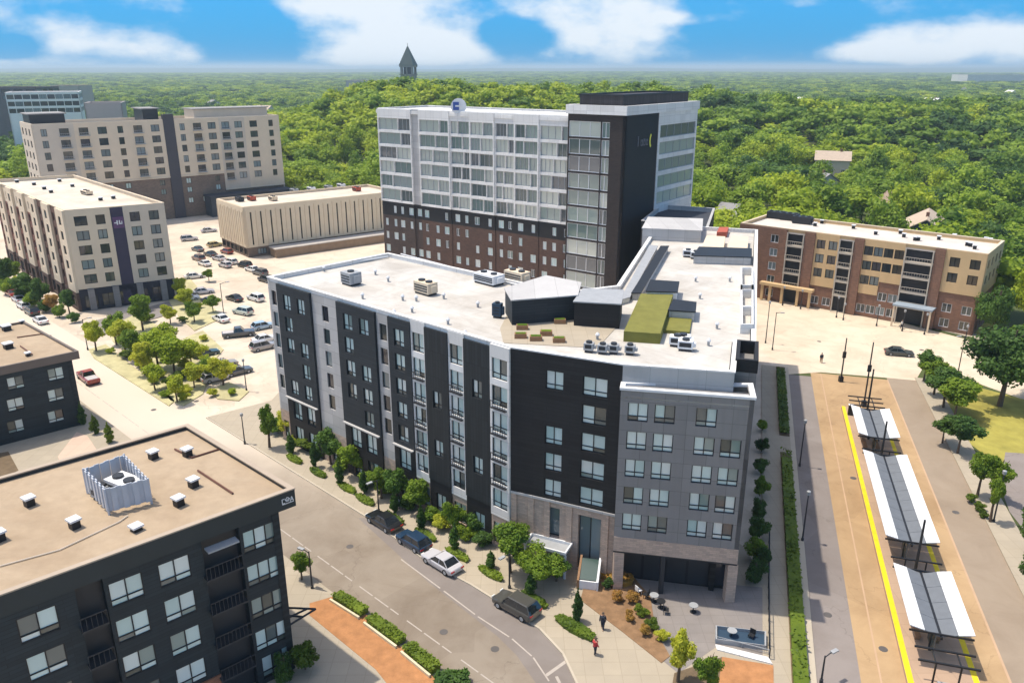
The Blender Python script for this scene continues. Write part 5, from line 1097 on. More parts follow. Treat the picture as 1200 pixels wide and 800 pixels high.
# trees right of the avenue
rt = [('slim green avenue tree farthest up the right sidewalk', 1082, 447, 412, 24, 'dark_green_leaves'), ('green avenue tree just below the farthest one on the right sidewalk', 1094, 463, 420, 30, 'mid_green_leaves'), ('dense green avenue tree behind the dark street pole', 1105, 478, 432, 38, 'dark_green_leaves'), ('broad green avenue tree right of the first shelter', 1118, 492, 446, 42, 'mid_green_leaves'),
      ('round crowned dark avenue tree above the second shelter', 1104, 520, 488, 28, 'dark_green_leaves'), ('lollipop shaped tree with bare trunk by the lawn', 1122, 532, 488, 36, 'dark_green_leaves'), ('young tree in the planter right of the second shelter', 1145, 582, 532, 26, 'mid_green_leaves'), ('young tree next to the car park corner at right', 1165, 586, 534, 28, 'mid_green_leaves'),
      ('small sapling near the right sidewalk planter', 1160, 612, 560, 16, 'mid_green_leaves')]
for i, (lab, bx_, by_, ty_, w_, lf_) in enumerate(rt): px_tree(lab, bx_, by_, ty_ - 2, w_ * 1.22, leaves=lf_, v=i, clear=.32, z=SWT)
px_tree('very large dark green spreading tree on the lawn right of the avenue', 1171, 476, 372, 92, style='spread', leaves='dark_green_leaves', clear=.16, z=.05)
px_tree('large tree at the right edge behind the big lawn tree', 1218, 470, 345, 90, style='spread', leaves='mid_green_leaves', clear=.12, v=1)
px_tree('dark conifer like tree at the near end of the yellow building', 1160, 400, 330, 46, style='spread', leaves='dark_green_leaves', clear=.1, v=2)
px_tree('bright green tree filling the right edge beside the yellow building', 1205, 395, 290, 60, style='spread', leaves='yellow_green_leaves', clear=.1)
px_tree('dark leafy tree cut by the right edge below the car park', 1208, 650, 590, 44, style='round', leaves='dark_green_leaves', clear=.15)
px_tree('lowest dark tree on the right edge of the picture', 1212, 700, 640, 44, style='round', leaves='dark_green_leaves', clear=.15, v=1)
for i, (bx_, by_) in enumerate(((1146, 598), (1152, 606), (1138, 588))): px_tree('low shrub in the right sidewalk planting strip', bx_, by_, by_ - 9, 14, leaves='hedge_leaves', v=i, group='shrubs in the right planting strip', name='shrub', cat='shrub', clear=0.0)
for i, (bx_, by_, w_, lf_) in enumerate(((742, 706, 18, 'orange_leaves'), (752, 722, 20, 'hedge_leaves'), (764, 738, 18, 'hedge_leaves'), (724, 706, 16, 'orange_leaves'), (738, 728, 15, 'orange_leaves'), (776, 752, 18, 'lime_leaves'), (756, 745, 14, 'orange_leaves'), (712, 690, 15, 'dark_green_leaves'))):
    px_tree(f'low shrub in the brown mulch bed between pavement and plaza, {ORD[i]} one', bx_, by_, by_ - w_ * .6, w_, leaves=lf_, v=i, name='shrub', cat='shrub', group='shrubs in the plaza mulch', clear=0.0, z=SWT)
for i, (bx_, by_, w_) in enumerate(((10, 345, 20), (28, 352, 18), (40, 360, 20), (54, 366, 16), (70, 372, 18), (88, 378, 14), (0, 338, 18), (46, 352, 22))):
    px_tree('leafy dark bush along the base of the beige corner building', bx_, by_, by_ - w_, w_, leaves='dark_green_leaves' if i % 2 else 'mid_green_leaves', v=i, name='shrub', cat='shrub', group='bushes along the beige corner building', clear=0.0)
# hedges
def tpoly(s0, s1, t0, t1): return [st(s0, t0), st(s1, t0), st(s1, t1), st(s0, t1)]
leaf_bed('hedge', 'long dark green clipped hedge beside the avenue, the part nearest the camera', tpoly(30, 98.3, 7.05, 8.3), .75, 'hedge_leaves', 75, .13, 'hedge')
leaf_bed('hedge', 'short dark green hedge beside the avenue beyond the crossing gap', tpoly(103.7, 129, 7.05, 8.3), .75, 'hedge_leaves', 75, .13, 'hedge')
for lab, a, b in (('clipped low hedge on the left kerb, the one farthest from the camera', (394, 701), (428, 722)), ('clipped low hedge on the left kerb, middle one of three', (434, 728), (472, 756)), ('clipped low hedge on the left kerb, nearest the camera', (478, 762), (512, 790))):
    P, Q = at(*a), at(*b); d = (Q - P).normalized(); n = Vector((-d.y, d.x)) * .55; leaf_bed('hedge', lab, [P - n, Q - n, Q + n, P + n], .8, 'hedge_leaves', 140, .1, 'hedge')
    mb = MB(); n2 = n.normalized(); mb.prism([tuple(v) for v in (P - n - n2 * .25, Q - n - n2 * .25, Q - n - n2 * .05, P - n - n2 * .05)], SWT, SWT + .28); o = link('kerb', mb.mesh('kerb', mat('yellow_stone', (.66, .6, .42)))); tag(o, kind='structure')
leaf_bed('hedge', 'bushy green hedge at the bottom edge beside the left kerb', g((510, 797), (550, 794), (552, 830), (508, 830)), 1.1, 'dark_green_leaves', 120, .12, 'hedge')

# ---- woodland: individual trees nearest, the rest as one mass
def inpoly(x, y, P):
    c = False
    for i in range(len(P)):
        a, b = P[i - 1], P[i]
        if (a[1] > y) != (b[1] > y) and x < (b[0] - a[0]) * (y - a[1]) / (b[1] - a[1]) + a[0]: c = not c
    return c
PAVED = [(-330, 0), (-330, 262), (-185, 330), (-100, 300), (-62, 268), (-22, 256), (30, 235), (46, 185), (66, 172), (120, 128), (200, 90), (200, 0)]
FT = []
for P in FOOT:
    c = sum((Vector(p) for p in P), Vector((0, 0))) / len(P); FT.append([tuple(c + (Vector(p) - c) * (1 + 6.0 / max((Vector(p) - c).length, 1))) for p in P])
def blocked(x, y): return any(math.hypot(x - a, y - b) < q for a, b, q in HFT) or inpoly(x, y, PAVED) or any(inpoly(x, y, P) for P in FT)
def wood_mesh(seed, n, leaf, lm, style='round'):
    V, Fs = crown_np(style, n, leaf, seed, K=13 if n > 400 else 9, big=.14); V[:, 2] = V[:, 2] * .84 + .16; V[:, :2] *= .5; mi = np.zeros(len(Fs))
    mb = MB(); mb.tube([(0, 0, 0), (0, .01, .3), (0, 0, .6)], [.03, .022, .012], 4, cap=False)
    o = len(V); V = np.vstack([V, mb.v]); Fs = np.vstack([Fs, np.array(mb.f) + o]); mi = np.concatenate([mi, np.ones(len(mb.f))])
    return np_mesh('woodland_tree', V, Fs, [lm, BARK], mi)   # 1 wide, 1 tall
WM = {'dark': [wood_mesh(31 + i, 1700, .052, LF_DARK, 'round' if i % 2 else 'spread') for i in range(2)], 'mid': [wood_mesh(41 + i, 1700, .052, LF_WOOD, 'round' if i % 2 else 'spread') for i in range(3)], 'yel': [wood_mesh(51 + i, 1700, .052, LF_YEL, 'round' if i % 2 else 'spread') for i in range(2)]}
def vnoise(x, y): return math.sin(x * .031 + 1.3 * math.sin(y * .019)) * math.cos(y * .027 + 1.1 * math.sin(x * .023)) + .5 * math.sin(x * .09 + y * .07) + random.uniform(-.6, .6)
cand = []
def lines(y0, y1, step):
    y = y0
    while y < y1:
        hw = y * .74 + 40; x = -hw
        while x < hw: cand_x = x + random.uniform(-.38, .38) * step; cy = y + random.uniform(-.38, .38) * step; yield cand_x, cy; x += step
        y += step
for x, y in lines(120, 540, 12.2):
    if blocked(x, y): continue
    X, Y = pr(x, y, hz_(x, y) + 13)
    if X < -30 or X > 1230 or (1020 < X < 1100 and y > 150 and y < 200 and pr(x, y, 0)[0] < 1110): continue
    cand.append((x, y))
cand.sort(key=lambda p: math.hypot(p[0], p[1])); near, rest = cand[:300], cand[300:]
GL = {'dark': ('dark green rounded tree in the woodland beyond the buildings', 'dark green woodland trees'), 'mid': ('mid green broad tree in the woodland beyond the buildings', 'mid green woodland trees'), 'yel': ('bright yellow green tree in the woodland beyond the buildings', 'yellow green woodland trees')}
def pick(x, y):
    v = vnoise(x, y) + (1.0 if -170 < x < 90 and y < 600 else (.4 if y < 560 else .1)); return 'yel' if v > .98 else ('dark' if v < -.22 else 'mid')
for i, (x, y) in enumerate(near):
    k = pick(x, y); h = random.uniform(9, 18) * (.75 if y < 260 and x < 0 else 1); wd = random.uniform(11.5, 20)
    o = link('woodland_tree', WM[k][i % len(WM[k])]); o.location = (x, y, hz_(x, y) - .3); o.scale = (wd, wd, h); o.rotation_euler = (0, 0, random.uniform(0, 6.28)); X_ = pr(x, y, 13)[0]; rg = 'left of the tower' if X_ < 445 else ('directly behind the tower' if X_ < 815 else ('right of the tower' if X_ < 1000 else 'beyond the yellow building')); dp = 'nearest the buildings' if math.hypot(x, y) < 250 else 'deeper in the wood'
    lb = f"{ {'dark': 'dark green rounded', 'mid': 'mid green broad', 'yel': 'bright yellow green'}[k]} woodland tree {rg}, {dp}"; tag(o, lb, 'tree', lb.replace(' tree ', ' trees '))
for x, y in lines(540, 1100, 13.0):
    if not blocked(x, y): rest.append((x, y))
far = []
for y0_, y1_, stp in ((1100, 2000, 17), (2000, 3600, 30), (3600, 6500, 60)):
    far += [(x, y, stp) for x, y in lines(y0_, y1_, stp)]
rest = [(x, y, 11) for x, y in rest] + far
def scatter(name, label, pts, meshes):
    """one mass of trees: points with per-point size, instanced by geometry nodes"""
    me = bpy.data.meshes.new(name); me.vertices.add(len(pts)); me.vertices.foreach_set('co', np.array([(x, y, hz_(x, y) - .3) for x, y, s in pts], dtype=np.float32).ravel())
    a = me.attributes.new('sc', 'FLOAT_VECTOR', 'POINT'); k = []
    for x, y, s in pts:
        w_ = max(s * 1.4, 13) * random.uniform(.8, 1.3); k.append((w_, w_, random.uniform(8.5, 17) if s < 40 else random.uniform(12, 17)))
    a.data.foreach_set('vector', np.array(k, dtype=np.float32).ravel())
    r = me.attributes.new('rz', 'FLOAT_VECTOR', 'POINT'); r.data.foreach_set('vector', np.array([(0, 0, random.uniform(0, 6.28)) for _ in pts], dtype=np.float32).ravel())
    o = link(name, me); tag(o, label, None, None, 'stuff'); ng = bpy.data.node_groups.new(name, 'GeometryNodeTree'); ng.interface.new_socket('Geometry', in_out='INPUT', socket_type='NodeSocketGeometry'); ng.interface.new_socket('Geometry', in_out='OUTPUT', socket_type='NodeSocketGeometry')
    gi = ng.nodes.new('NodeGroupInput'); go = ng.nodes.new('NodeGroupOutput'); ip = ng.nodes.new('GeometryNodeInstanceOnPoints'); ip.inputs['Pick Instance'].default_value = True
    join = ng.nodes.new('GeometryNodeGeometryToInstance')
    for m_ in reversed(meshes):
        so = bpy.data.objects.new('woodland_source', m_); oi = ng.nodes.new('GeometryNodeObjectInfo'); oi.inputs['Object'].default_value = so; oi.inputs['As Instance'].default_value = True; ng.links.new(oi.outputs['Geometry'], join.inputs[0])
    ri = ng.nodes.new('FunctionNodeRandomValue'); ri.data_type = 'INT'
    [s for s in ri.inputs if s.name == 'Min' and s.type == 'INT'][0].default_value = 0; [s for s in ri.inputs if s.name == 'Max' and s.type == 'INT'][0].default_value = len(meshes) - 1
    na = ng.nodes.new('GeometryNodeInputNamedAttribute'); na.data_type = 'FLOAT_VECTOR'; na.inputs[0].default_value = 'sc'; nb = ng.nodes.new('GeometryNodeInputNamedAttribute'); nb.data_type = 'FLOAT_VECTOR'; nb.inputs[0].default_value = 'rz'
    l = ng.links.new; l(gi.outputs[0], ip.inputs['Points']); l(join.outputs[0], ip.inputs['Instance']); l([s for s in ri.outputs if s.type == 'INT'][0], ip.inputs['Instance Index'])
    l([s for s in na.outputs if s.type == 'VECTOR'][0], ip.inputs['Scale']); l([s for s in nb.outputs if s.type == 'VECTOR'][0], ip.inputs['Rotation']); l(ip.outputs[0], go.inputs[0])
    md = o.modifiers.new('scatter', 'NODES'); md.node_group = ng; return o
groups = {'yel': [], 'mid': [], 'dark': []}
for (x, y, s) in rest: groups[pick(x, y)].append((x, y, s))
LOW = {k: [wood_mesh(61 + i, 420, .10, {'dark': LF_DARK, 'mid': LF_WOOD, 'yel': LF_YEL}[k], 'spread' if i else 'round') for i in range(2)] for k in groups}
for k, v in groups.items(): scatter('woodland', {'dark': 'dark green trees of the wood', 'mid': 'mid green trees of the wood', 'yel': 'yellow green trees of the wood'}[k], v, LOW[k])

# ------------------------------------------------------------------ vehicles
def car_parts(kind):
    """local +Y is forward; returns list of (name, mesh, matrix, children)"""
    Lc, Wc = {'sedan': (4.7, 1.82), 'suv': (4.7, 1.9), 'pickup': (5.8, 2.0), 'hatch': (4.2, 1.78)}[kind]
    belt, roof = {'sedan': (.88, 1.44), 'suv': (1.0, 1.7), 'pickup': (1.08, 1.82), 'hatch': (.92, 1.52)}[kind]
    hl = Lc / 2; w_ = Wc / 2
    # stations: y, bottom z, top z, half width
    prof = {'sedan': [(hl, .42, .62, .78), (hl - .15, .25, .74, .93), (hl - .9, .22, .84, 1), (.85, .22, belt, 1), (-1.2, .22, belt + .02, 1), (-hl + .45, .24, belt + .02, .98), (-hl + .08, .32, .84, .9), (-hl, .45, .74, .82)]}
    prof['hatch'] = prof['suv'] = [(hl, .45, .7, .8), (hl - .15, .28, .84, .94), (hl - .8, .25, belt - .06, 1), (.9, .25, belt, 1), (-1.2, .25, belt + .02, 1), (-hl + .25, .27, belt + .02, .98), (-hl, .42, belt - .05, .88)]
    prof['pickup'] = [(hl, .5, .85, .84), (hl - .15, .34, 1.0, .95), (hl - 1.0, .32, belt, 1), (.9, .32, belt, 1), (-.75, .32, belt, 1), (-.76, .32, belt - .06, 1), (-hl + .1, .36, belt - .06, .98), (-hl, .5, belt - .08, .95)]
    mb = MB(); secs = []
    for (y, zb, zt, k) in prof[kind]:
        hw = w_ * k; secs.append([(-hw * .92, y, zb), (-hw, y, zb + (zt - zb) * .35), (-hw * .99, y, zt - .12), (-hw * .88, y, zt), (hw * .88, y, zt), (hw * .99, y, zt - .12), (hw, y, zb + (zt - zb) * .35), (hw * .92, y, zb)])
    for a, b in zip(secs, secs[1:]):
        for i in range(8): j = (i + 1) % 8; mb.quad(a[i], a[j], b[j], b[i])
    mb.quad(*secs[0][::-1]); mb.quad(*secs[-1])
    y0, y1, y2, y3 = {'sedan': (.95, .2, -1.05, -1.75), 'hatch': (1.0, .35, -1.5, -2.0), 'suv': (1.05, .45, -1.85, -2.28), 'pickup': (1.05, .5, -.62, -.78)}[kind]
    gl = MB(); a, b = w_ * .9, w_ * .72; bt = belt - .02
    lo = [(-a, y0, bt), (a, y0, bt), (a, y3, bt), (-a, y3, bt)]; hi = [(-b, y1, roof - .05), (b, y1, roof - .05), (b, y2, roof - .05), (-b, y2, roof - .05)]
    for i in range(4): j = (i + 1) % 4; gl.quad(lo[i], hi[i], hi[j], lo[j])
    rf = MB(); rf.box(-b - .03, b + .03, y2 - .03, y1 + .03, roof - .07, roof, top=(.08, .1))
    for s in (-1, 1):
        for (p, q) in ((lo[0], hi[0]), (lo[3], hi[3])): p = (abs(p[0]) * s, p[1], p[2]); q = (abs(q[0]) * s, q[1], q[2]); rf.tube([p, q], .045, 4)
        ym = (y1 + y2) / 2; rf.tube([(a * s, ym, bt), (b * s, ym, roof - .05)], .05, 4)
    wh = MB(); wh.tube([(-.12, 0, 0), (.12, 0, 0)], .34 if kind != 'pickup' else .4, 14); rim = MB(); rim.tube([(-.13, 0, 0), (.13, 0, 0)], .21, 8)
    out = [('body', mb.mesh('body', PAINT), None, []), ('cabin_glass', gl.mesh('cabin_glass', CARGL), None, []), ('roof', rf.mesh('roof', PAINT), None, [])]
    wm, rm = wh.mesh('wheel', RUBBER), rim.mesh('rim', GREYM); zr_ = .34 if kind != 'pickup' else .4
    for sx in (-1, 1):
        for yy in (hl - .88, -hl + .95): out.append(('wheel', wm, Matrix.Translation((sx * (w_ - .12), yy, zr_)), [('rim', rm)]))
    zl = .62 if kind in ('sedan', 'hatch') else .8
    hm = MB(); hm.box(-.2, .2, -.05, .05, -.07, .07); hml, tml = hm.mesh('headlight', LAMPW), hm.mesh('tail_light', LAMPR)
    for sx in (-1, 1): out += [('headlight', hml, Matrix.Translation((sx * w_ * .62, hl - .03, zl)), []), ('tail_light', tml, Matrix.Translation((sx * w_ * .68, -hl + .02, zl + .08)), [])]
    mm = MB(); mm.box(-.1, .1, -.07, .07, -.06, .06); mir = mm.mesh('mirror', PAINT)
    for sx in (-1, 1): out.append(('mirror', mir, Matrix.Translation((sx * (w_ + .05), y0 - .15, belt + .06)), []))
    if kind == 'pickup':
        bd = MB(); bd.box(-w_ * .8, w_ * .8, -hl + .15, -.85, belt - .07, belt + .0); out.append(('bed_cover', bd.mesh('bed_cover', mat('silver_cover', (.5, .47, .46), .5, .1)), None, []))
    return out
CP = {}
def car(kind, color, label, px, py, az, group=None):
    if kind not in CP: CP[kind] = car_parts(kind)
    p = at(px, py); r = thing('parked_' + ('pickup' if kind == 'pickup' else 'car'), label, 'pickup truck' if kind == 'pickup' else 'car', p.x, p.y, .012, az, group)
    for nm, me, mx, kids in CP[kind]:
        o = link(nm, me, r, mx); o.color = (*color, 1)
        for kn, km in kids: link(kn, km, o)
    return r
BK, WH, SV, GY = (.012, .013, .016), (.75, .75, .74), (.52, .51, .53), (.10, .105, .11)
SA = 134 - 180
for a in (('sedan', BK, 'black sedan parked farthest up the kerb of the main street', 450, 615, SA), ('hatch', (.012, .035, .075), 'dark blue hatchback parked between the black and silver cars', 485, 639, SA), ('sedan', SV, 'silver sedan parked behind the blue hatchback on the main street', 518, 663, SA), ('suv', (.07, .068, .06), 'dark olive estate car parked alone nearest the camera on the main street', 605, 715, SA - 3),
          ('pickup', (.28, .035, .02), 'red pickup with pale load bed driving on the left street', 104, 446, SA + 2), ('sedan', (.05, .06, .06), 'dark car crossing the wide junction at the far right', 1053, 416, 105)):
    car(*a)
for a in (('suv', (.55, .60, .45), 'pale green car parked farthest left by the brick wall', 6, 333, SA), ('sedan', (.30, .06, .05), 'dark red car parked by the brick wall at left', 14, 346, SA), ('sedan', SV, 'silver car parked behind the dark red car at left', 22, 353, SA), ('hatch', WH, 'white hatchback nearest the camera in the left kerb row', 28, 361, SA),
          ('suv', (.20, .13, .10), 'brown van shaped car at the left end of the far car park row', 233, 305, -46), ('sedan', WH, 'white sedan beside the brown car in the far row', 240, 311, -46), ('sedan', SV, 'silver sedan in the middle of the far car park row', 257, 305, -50), ('hatch', WH, 'white hatchback in the far car park row', 271, 309, -50),
          ('suv', BK, 'black suv parked by the brick podium edge', 287, 313, -50), ('sedan', WH, 'white sedan hard against the black suv', 296, 318, -50), ('suv', GY, 'grey suv at the end of the far row nearest the main building', 305, 322, -50), ('hatch', (.45, .4, .2), 'tan car beside the striped building corner', 252, 289, 44), ('sedan', SV, 'silver sedan between the striped and long beige buildings', 245, 272, 60),
          ('sedan', WH, 'white sedan beside the beige corner podium', 228, 326, 60), ('suv', GY, 'dark grey suv beside the beige corner podium', 215, 348, 60), ('sedan', SV, 'silver sedan behind the dark grey suv by the podium', 238, 344, 60), ('sedan', BK, 'black sedan second from the left in the far car park row', 247, 300, -50), ('hatch', SV, 'silver hatchback between the white and silver cars of the far row', 264, 313, -50), ('suv', BK, 'black suv lowest in the far row beside the wall of the main building', 312, 330, -50),
          ('hatch', (.28, .05, .04), 'dark red hatchback by the brick podium of the striped building', 266, 297, -50), ('sedan', GY, 'dark grey sedan between striped building and the first parked row', 232, 294, -46), ('suv', SV, 'silver suv in the upper lane by the long beige building', 222, 282, 60), ('sedan', (.06, .09, .16), 'dark blue sedan left of the white sedan in mid car park', 245, 355, -46), ('hatch', WH, 'white hatchback by the shrubs of the middle island', 222, 352, 60),
          ('sedan', BK, 'black sedan under the lamp post of the mid car park', 275, 352, -50), ('suv', WH, 'white suv at the mid car park edge by the main building', 300, 352, -50), ('sedan', (.30, .27, .22), 'beige sedan at the end of the island trees', 262, 430, 50), ('hatch', SV, 'silver hatchback below the beige sedan by the islands', 252, 446, 50), ('sedan', WH, 'white sedan far left on the street above the small dark building', 48, 378, SA), ('suv', BK, 'black suv at the far left of the street kerb row', 38, 368, SA), ('sedan', WH, 'white sedan parked alone in the middle of the car park', 259, 376, -46), ('suv', (.50, .56, .50), 'pale green grey suv right of the lamp post in the car park', 285, 368, -60),
          ('pickup', (.07, .075, .085), 'dark grey pickup parked in the middle of the pale car park', 280, 394, 70), ('hatch', (.35, .48, .6), 'pale blue hatchback by the left end of the main building', 308, 385, 50), ('sedan', WH, 'white sedan closest to the left end wall of the main building', 311, 400, 50), ('suv', (.35, .33, .32), 'grey suv just below the white sedan by the end wall', 309, 409, 50),
          ('sedan', (.03, .06, .06), 'dark green sedan half hidden by island trees', 241, 417, 50), ('sedan', GY, 'grey sedan beyond the last island tree', 279, 438, 50)):
    car(*a)

# ------------------------------------------------------------------ street furniture
def pole(name, label, cat, bx_, by_, ty_, arm=0, aaz=0, r=.09, m=None, group=None, z=0, head=True, dbl=False):
    p = at(bx_, by_); h = ztop(p, ty_); o = thing(name, label, cat, p.x, p.y, z, 0, group); m = m or DARKM
    mb = MB(); mb.tube([(0, 0, 0), (0, 0, .4), (0, 0, .42), (0, 0, h)], [r * 1.7, r * 1.7, r, r * .7], 8); link('post', mb.mesh('post', m), o)
    if arm:
        for s in ((1, -1) if dbl else (1,)):
            d = dirv(aaz) * arm * s; mb = MB(); mb.tube([(0, 0, h - .15), (d.x * .5, d.y * .5, h), (d.x, d.y, h)], .05, 6); link('arm', mb.mesh('arm', m), o)
            mb = MB(); mb.box(-.16, .16, -.35, .35, -.06, .06); link('lamp_head', mb.mesh('lamp_head', GREYM), o, Matrix.Translation((d.x, d.y, h)) @ Matrix.Rotation(-R_(aaz), 4, 'Z'))
    elif head: mb = MB(); mb.tube([(0, 0, h), (0, 0, h + .1), (0, 0, h + .45), (0, 0, h + .55)], [.1, .2, .22, .05], 8); link('lamp_head', mb.mesh('lamp_head', GREYM), o)
    return o, p, h
for a in (('tall dark lamp post in the middle of the car park', 263, 374, 332, 1.6, 40), ('slim lamp post at the island tip near the main building', 289, 458, 424, 0, 0), ('slim lamp post on the pavement left of the far facade corner', 287, 520, 488, 0, 0), ('grey lamp post by the left edge of the car park islands', 103, 410, 374, 1.2, 44), ('tall lamp post standing among the facade trees', 444, 600, 562, 1.0, 225),
          ('tall grey lamp post beside the dark olive estate car', 597, 690, 648, 1.0, 225), ('dark lamp post with square bracket on the pavement of the dark corner building', 366, 690, 646, 1.0, 300), ('thin dark post on the hedge side of the avenue nearest the cross walk', 937, 546, 496, 0, 0), ('thin dark post on the hedge side of the avenue below the middle', 940, 634, 580, 0, 0), ('leaning lamp post at the bottom of the avenue sidewalk', 962, 800, 768, 1.1, 60),
          ('dark lamp post at the avenue corner, left one of two', 897, 402, 356, 0, 0), ('dark lamp post at the avenue corner, right one of two', 905, 410, 366, 1.0, 100), ('tall dark pole on the right sidewalk before the big lawn tree', 1120, 450, 394, .9, 270), ('thin pole in the planting strip right of the second shelter', 1164, 612, 556, 0, 0)):
    pole('lamp_post', a[0], 'lamp post', *a[1:4], arm=a[4], aaz=a[5], z=0)
for i, (bx_, by_, ty_) in enumerate(((917, 358, 338), (938, 362, 342), (980, 372, 350), (988, 375, 358), (1027, 382, 360), (1057, 388, 366), (1083, 392, 370), (1130, 404, 384))):
    pole('kerb_post', f'dark slim post on the pavement before the yellow building, {ORD[i]} from the left', 'lamp post', bx_, by_, ty_, r=.1, group='posts before the yellow building')
for a in (('tall dark busway mast at the far platform end, left one', 985, 447, 396), ('tall dark busway mast beside the ladder frame, right one', 1012, 476, 401)):
    o, p, h = pole('busway_mast', a[0], 'mast', *a[1:], r=.13, head=False)
    mb = MB(); mb.box(-.25, .25, -.12, .12, h * .55, h * .55 + 1.0); link('signal_box', mb.mesh('signal_box', BLACK), o); mb = MB(); mb.box(-.3, .3, -.3, .3, 0, .9); link('cabinet', mb.mesh('cabinet', BLACK), o)
# busway shelters: butterfly roofs of white and grey panels over a dark spine
SHW, SHG = mat('white_roof_panel', (.78, .79, .80), .45, .04), mat('blue_grey_roof_panel', (.16, .175, .195), .65, .12, 1.5)
def shelter(label, s0, s1):
    c = st((s0 + s1) / 2, 18.3); o = thing('bus_shelter', label, 'bus shelter', c.x, c.y, .32, D2, 'bus shelters'); L_ = s1 - s0; n = max(3, round(L_ / 2.2)); hw = 2.4; z0 = 3.05
    def pn(x0, x1, za, zb, y0, y1, m, nm):
        mb = MB(); t = .08; mb.v = [(x0, y0, za), (x1, y0, zb), (x1, y1, zb), (x0, y1, za), (x0, y0, za + t), (x1, y0, zb + t), (x1, y1, zb + t), (x0, y1, za + t)]
        mb.f = [(0, 3, 2, 1), (4, 5, 6, 7), (0, 1, 5, 4), (1, 2, 6, 5), (2, 3, 7, 6), (3, 0, 4, 7)]; mb.m = [0] * 6; link(nm, mb.mesh(nm, m), o)
    for k in range(n):
        y0, y1 = -L_ / 2 + k * L_ / n + .02, -L_ / 2 + (k + 1) * L_ / n - .02
        pn(-hw, -hw + 1.15, z0 + .62, z0 + .36, y0, y1, SHW, 'white_roof_panel'); pn(hw - 1.15, hw, z0 + .36, z0 + .62, y0, y1, SHW, 'white_roof_panel')
        pn(-hw + 1.17, -.1, z0 + .34, z0, y0, y1, SHG, 'grey_roof_panel'); pn(.1, hw - 1.17, z0, z0 + .34, y0, y1, SHG, 'grey_roof_panel')
    mb = MB(); mb.box(-.1, .1, -L_ / 2 - .2, L_ / 2 + .2, z0 - .12, z0 + .1); link('spine_beam', mb.mesh('spine_beam', BLACK), o)
    for y in (-L_ / 2, L_ / 2): mb = MB(); mb.box(-hw, hw, y - .05 if y > 0 else y - .06, y + .06 if y > 0 else y + .05, z0 - .02 + .2, z0 + .33); link('end_beam', mb.mesh('end_beam', BLACK), o)
    for k in range(max(2, n // 2)):
        y = -L_ / 2 + (k + .5) * L_ / max(2, n // 2); mb = MB(); mb.box(-.12, .12, y - .12, y + .12, 0, z0 - .1); link('post', mb.mesh('post', BLACK), o)
        mb = MB(); mb.box(-.06, .06, y - 1.0, y + 1.0, .5, 2.2); link('glass_screen', mb.mesh('glass_screen', mat('screen_glass', (.06, .09, .10), .1, .05, spec=.8)), o)
    for sx in (-1, 1):
        mb = MB(); mb.box(sx * .75 - .22, sx * .75 + .22, -1.4, 1.4, .4, .46); mb.box(sx * .75 - .2, sx * .75 + .2, -1.2, -1.1, 0, .4); mb.box(sx * .75 - .2, sx * .75 + .2, 1.1, 1.2, 0, .4); link('bench', mb.mesh('bench', TIMBER), o)
for lab, a, b in (('shortest white and grey busway shelter, farthest from the camera', 98.5, 107.6), ('longest white and grey busway shelter, the middle one', 74.6, 93.7), ('white and grey busway shelter nearest the camera', 60.8, 69.8)): shelter(lab, a, b)
def gantry(label, s, n=2, mast=None, dz=0):
    c = st(s, 18.3); o = thing('crossbar_frame', label, 'frame', c.x, c.y, .32, D2)
    for k in range(n): mb = MB(); mb.box(-2.2, 2.2, k * 1.6 - .07, k * 1.6 + .07, 2.9, 3.04); link('crossbar', mb.mesh('crossbar', BLACK), o)
    for x in (-.9, .9): mb = MB(); mb.box(x - .06, x + .06, -.06, .06, 0, 2.9); mb.box(x - .05, x + .05, 0, (n - 1) * 1.6, 2.82, 2.92); link('post', mb.mesh('post', BLACK), o)
    if mast: mb = MB(); mb.tube([(0, -.3, 0), (0, -.3, mast)], [.16, .1], 8); link('mast', mb.mesh('mast', BLACK), o)
    mb = MB(); mb.box(-.5, .5, -.25, .25, 0, 1.1); link('ticket_cabinet', mb.mesh('ticket_cabinet', GREYM), o)
gantry('black ladder like crossbar frame at the far end of the platform', 109.5, 3, 8.5); gantry('black crossbar frame with leaning mast between first and second shelters', 95.6, 1, 7.0); gantry('black crossbar frame with mast between second and nearest shelters', 72.0, 1, 7.5); gantry('black crossbar frame nearest the camera at the bottom of the platform', 57.6, 2)
for i, (s, t) in enumerate(((113, 16.8), (54, 18.5), (52, 18.0))):
    c = st(s, t); o = thing('ticket_kiosk', ('small dark kiosk at the far tip of the platform', 'pale topped kiosk near the bottom of the platform', 'dark bin shaped kiosk lowest on the platform')[i], 'kiosk', c.x, c.y, .32, D2); mb = MB(); mb.box(-.35, .35, -.25, .25, 0, 1.5); link('cabinet', mb.mesh('cabinet', BLACK), o); mb = MB(); mb.box(-.4, .4, -.3, .3, 1.5, 1.58); link('cap', mb.mesh('cap', WHITEM), o)
